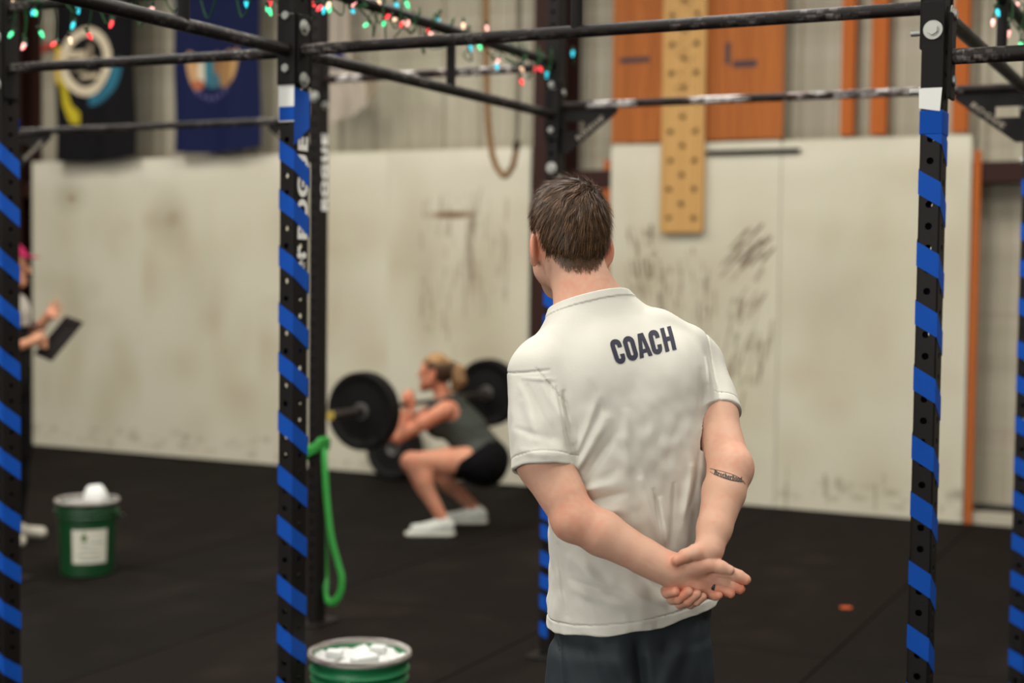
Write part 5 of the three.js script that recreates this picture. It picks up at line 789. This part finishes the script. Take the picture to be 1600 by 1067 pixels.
{ // person with a clipboard at the left edge
  const O = [-6.132, 0, -6.118], t = thing('person', 'person in dark clothes and a pink cap standing at the left edge with a clipboard', 'person', O, YAW);
  const HC = [-0.02, 1.585, 0.0], HA = frame(-1.50, 0.12, 0), head = headSDF(HC, HA), mix = (a, b, q) => a.map((v, i) => v + (b[i] - v) * q), off = (p, d) => p.map((v, i) => v + d[i]);
  const shN = [-0.06, 1.34, 0.17], shF = [-0.06, 1.34, -0.17], elbN = [-0.05, 1.085, 0.2], wrN = [0.095, 1.122, 0.12], elbF = [-0.02, 1.10, -0.21], wrF = [0.115, 1.225, -0.13];
  const arms = union([chain([shN, elbN, wrN], [0.05, 0.042, 0.028], 0.02), chain([shF, elbF, wrF], [0.05, 0.042, 0.028], 0.02)], 0.01);
  const handN = union([cone(wrN, [0.16, 1.15, 0.06], 0.026, 0.03), ...[0, 1, 2, 3].map((i) => chain([[0.165, 1.165 - i * 0.017, 0.055], [0.195, 1.155 - i * 0.017, 0.03], [0.185, 1.145 - i * 0.016, 0.005]], [0.0105, 0.0095, 0.008])), chain([[0.135, 1.16, 0.07], [0.165, 1.185, 0.055], [0.185, 1.19, 0.035]], [0.013, 0.011, 0.009])], 0.006);
  const handF = union([cone(wrF, [0.175, 1.285, -0.11], 0.025, 0.03), chain([[0.178, 1.305, -0.125], [0.20, 1.345, -0.13], [0.205, 1.37, -0.13]], [0.0105, 0.009, 0.008]), chain([[0.188, 1.298, -0.11], [0.222, 1.325, -0.115], [0.24, 1.335, -0.115]], [0.0105, 0.009, 0.008]), chain([[0.192, 1.285, -0.095], [0.225, 1.295, -0.095], [0.245, 1.292, -0.095]], [0.0105, 0.009, 0.008]), chain([[0.188, 1.272, -0.085], [0.215, 1.272, -0.08], [0.228, 1.262, -0.08]], [0.0095, 0.008, 0.007]), chain([[0.15, 1.28, -0.13], [0.165, 1.32, -0.145], [0.163, 1.345, -0.15]], [0.012, 0.010, 0.008])], 0.006);
  const tor = union([cone([-0.05, 1.32, 0.1], [-0.05, 1.32, -0.1], 0.085, 0.085), cone([-0.05, 1.28, 0.06], [-0.04, 1.0, 0.05], 0.11, 0.105), cone([-0.05, 1.28, -0.06], [-0.04, 1.0, -0.05], 0.11, 0.105), cone([-0.05, 0.93, 0.06], [-0.05, 0.93, -0.06], 0.125, 0.125)], 0.05);
  const leg = (z) => union([cone([-0.04, 0.9, z], [-0.01, 0.5, z * 1.2], 0.088, 0.062), chain([[-0.01, 0.5, z * 1.2], [-0.03, 0.34, z * 1.2], [-0.03, 0.09, z * 1.25]], [0.06, 0.062, 0.038], 0.02)], 0.02), legs = union([leg(0.09), leg(-0.09)]);
  const body = (x, y, z) => { let d = smin(head(x, y, z), cone(inFrame(HC, HA, [0, -0.06, 0.012]), [-0.055, 1.40, 0], 0.05, 0.058)(x, y, z), 0.02); d = smin(d, tor(x, y, z) + 0.015, 0.03); d = smin(d, Math.min(arms(x, y, z), handN(x, y, z), handF(x, y, z)), 0.01); return smin(d, legs(x, y, z) + 0.012, 0.02); };
  part('body', meshSDF(body, [-0.26, 0.03, -0.3], [0.28, 1.74, 0.3], 0.006, (x, y, z) => [0.55, 0.255 + 0.03 * noise3(x * 20, y * 20, z * 20), 0.15]), skinMat, t);
  const sleeve = union([cone(shN, mix(shN, elbN, 0.7), 0.064, 0.06), cone(shF, mix(shF, elbF, 0.7), 0.064, 0.06)]);
  const top = (x, y, z) => { let d = smin(tor(x, y, z) - 0.006, sleeve(x, y, z), 0.02) - 0.004 * noise3(x * 9, y * 9, z * 9); d = smax(d, -cone([-0.05, 1.36, 0], [-0.045, 1.6, 0], 0.062, 0.075)(x, y, z), 0.006); return smax(d, 0.9 - y, 0.006); };
  part('dark_top', meshSDF(top, [-0.24, 0.88, -0.3], [0.14, 1.46, 0.3], 0.007), std(lin(0.007, 0.0065, 0.007), 0.85), t);
  const pants = (x, y, z) => smax(smin(legs(x, y, z) - 0.014 - 0.004 * noise3(x * 10, y * 6, z * 10), cone([-0.05, 0.92, 0.06], [-0.05, 0.92, -0.06], 0.13, 0.13)(x, y, z), 0.03), Math.max(y - 1.0, 0.1 - y), 0.006);
  part('trousers', meshSDF(pants, [-0.24, 0.08, -0.26], [0.14, 1.02, 0.26], 0.008), std(lin(0.006, 0.0055, 0.006), 0.85), t);
  // cap, hair, collar, scarf, watch, shoes
  const capF = (x, y, z) => { const h = toFrame(HC, HA, x, y, z), dome = smax(ell(HC, [0.083, 0.108, 0.104], HA)(x, y, z), 0.035 - h[1], 0.006), peak = smax(ell(inFrame(HC, HA, [0, 0.035, -0.105]), [0.07, 0.02, 0.06], HA)(x, y, z), Math.abs(h[1] - 0.038) - 0.004, 0.004); return smin(dome, peak, 0.01); };
  part('cap', meshSDF(capF, [-0.2, 1.55, -0.14], [0.18, 1.73, 0.14], 0.005), std(lin(0.36, 0.012, 0.075), 0.8), t, 'pink cap');
  const hairF = (x, y, z) => { const h = toFrame(HC, HA, x, y, z); return smax(smin(ell(HC, [0.08, 0.1, 0.1], HA)(x, y, z), chain([inFrame(HC, HA, [0, -0.02, 0.08]), inFrame(HC, HA, [0, -0.14, 0.085])], [0.04, 0.03])(x, y, z), 0.02), Math.max(-(h[2] - 0.0) - 0.0, h[1] - 0.05), 0.008); };
  part('hair', meshSDF(hairF, [-0.2, 1.4, -0.12], [0.1, 1.72, 0.12], 0.006), std(lin(0.02, 0.012, 0.008), 0.6), t);
  part('neck_band', new THREE.TorusGeometry(0.06, 0.014, 10, 30).rotateX(Math.PI / 2 - 0.1).translate(-0.02, 1.448, 0), std(lin(0.34, 0.015, 0.07), 0.8), t, 'pink neck band');
  const bib = (x, y, z) => smax(Math.abs(tor(x, y, z) - 0.011) - 0.004, Math.max(Math.abs(z) - 0.085 + 0.25 * Math.max(0, 1.3 - y), -x - 0.02, y - 1.40, 1.22 - y), 0.004);
  part('race_bib', meshSDF(bib, [-0.06, 1.2, -0.12], [0.12, 1.42, 0.12], 0.005), std(0xffffff, 0.7, { map: canvasTex(64, 64, (g) => { g.fillStyle = '#b9b3a8'; g.fillRect(0, 0, 64, 64); g.fillStyle = '#2c2826'; for (let i = 0; i < 7; i++) g.fillRect((i * 23) % 64, (i * 17) % 64, 22, 6); }) }), t, 'pale patterned patch on the chest');
  { const g = new THREE.TorusGeometry(0.031, 0.007, 8, 24), d = V(...off(wrF, elbF.map((v) => -v))).normalize(); g.applyQuaternion(new THREE.Quaternion().setFromUnitVectors(V(0, 0, 1), d)); const p = mix(elbF, wrF, 0.92); g.translate(...p); part('watch', g, std(lin(0.01, 0.01, 0.01), 0.5), t); }
  for (const s of [-1, 1]) part('eye', new THREE.SphereGeometry(0.0125, 14, 10).translate(...inFrame(HC, HA, [s * 0.031, -0.022, -0.0835])), std(lin(0.7, 0.68, 0.65), 0.2), t);
  for (const s of [-1, 1]) { const z = s * 0.112, f = union([cone([-0.06, 0.045, z], [0.08 + (s > 0 ? 0.0 : 0.03), 0.034, z + s * 0.02], 0.04, 0.034), cone([-0.03, 0.08, z], [0.0, 0.05, z], 0.042, 0.036)], 0.02); part('shoe', meshSDF((x, y, q) => smax(f(x, y, q), 0.001 - y, 0.004), [-0.12, -0.01, z - 0.08], [0.17, 0.15, z + 0.09], 0.006), std(lin(0.5, 0.46, 0.38), 0.75), t, 'pale shoe'); }
  const room = (p) => [O[0] + p[0] * Math.cos(YAW) + p[2] * Math.sin(YAW), p[1], O[2] - p[0] * Math.sin(YAW) + p[2] * Math.cos(YAW)];
  const c = thing('clipboard', 'dark clipboard held out by the person in the pink cap', 'clipboard', O, YAW);
  const c1 = V(0.275, 1.268, -0.11), c2 = V(0.425, 1.238, 0.06), c4 = V(0.085, 1.07, -0.07), ex = c2.clone().sub(c1), ey = c1.clone().sub(c4), w = ex.length(), h = ey.length(), X = ex.normalize(), Y = ey.normalize(), Z = X.clone().cross(Y).normalize(); Y.copy(Z).cross(X);
  const m = new THREE.Matrix4().makeBasis(X, Y, Z).setPosition(c1.clone().add(c2).add(c4).add(c4.clone().add(c2).sub(c1)).multiplyScalar(0.25));
  part('board', rbox(w, h, 0.006, 0, 0, 0, 0.002).applyMatrix4(m), new THREE.MeshPhysicalMaterial({ color: lin(0.010, 0.006, 0.005), roughness: 0.8, specularIntensity: 0.2 }), c); part('clip', rbox(0.1, 0.03, 0.012, 0, h / 2 - 0.02, 0.008, 0.003).applyMatrix4(m), steelDark, c);
  part('paper', rbox(w - 0.02, h - 0.05, 0.0012, 0, -0.015, 0.0037, 0.0004).applyMatrix4(m), std(lin(0.008, 0.006, 0.006), 0.95), c, 'dark sheet on the board');
}
renderer.render(scene, camera);
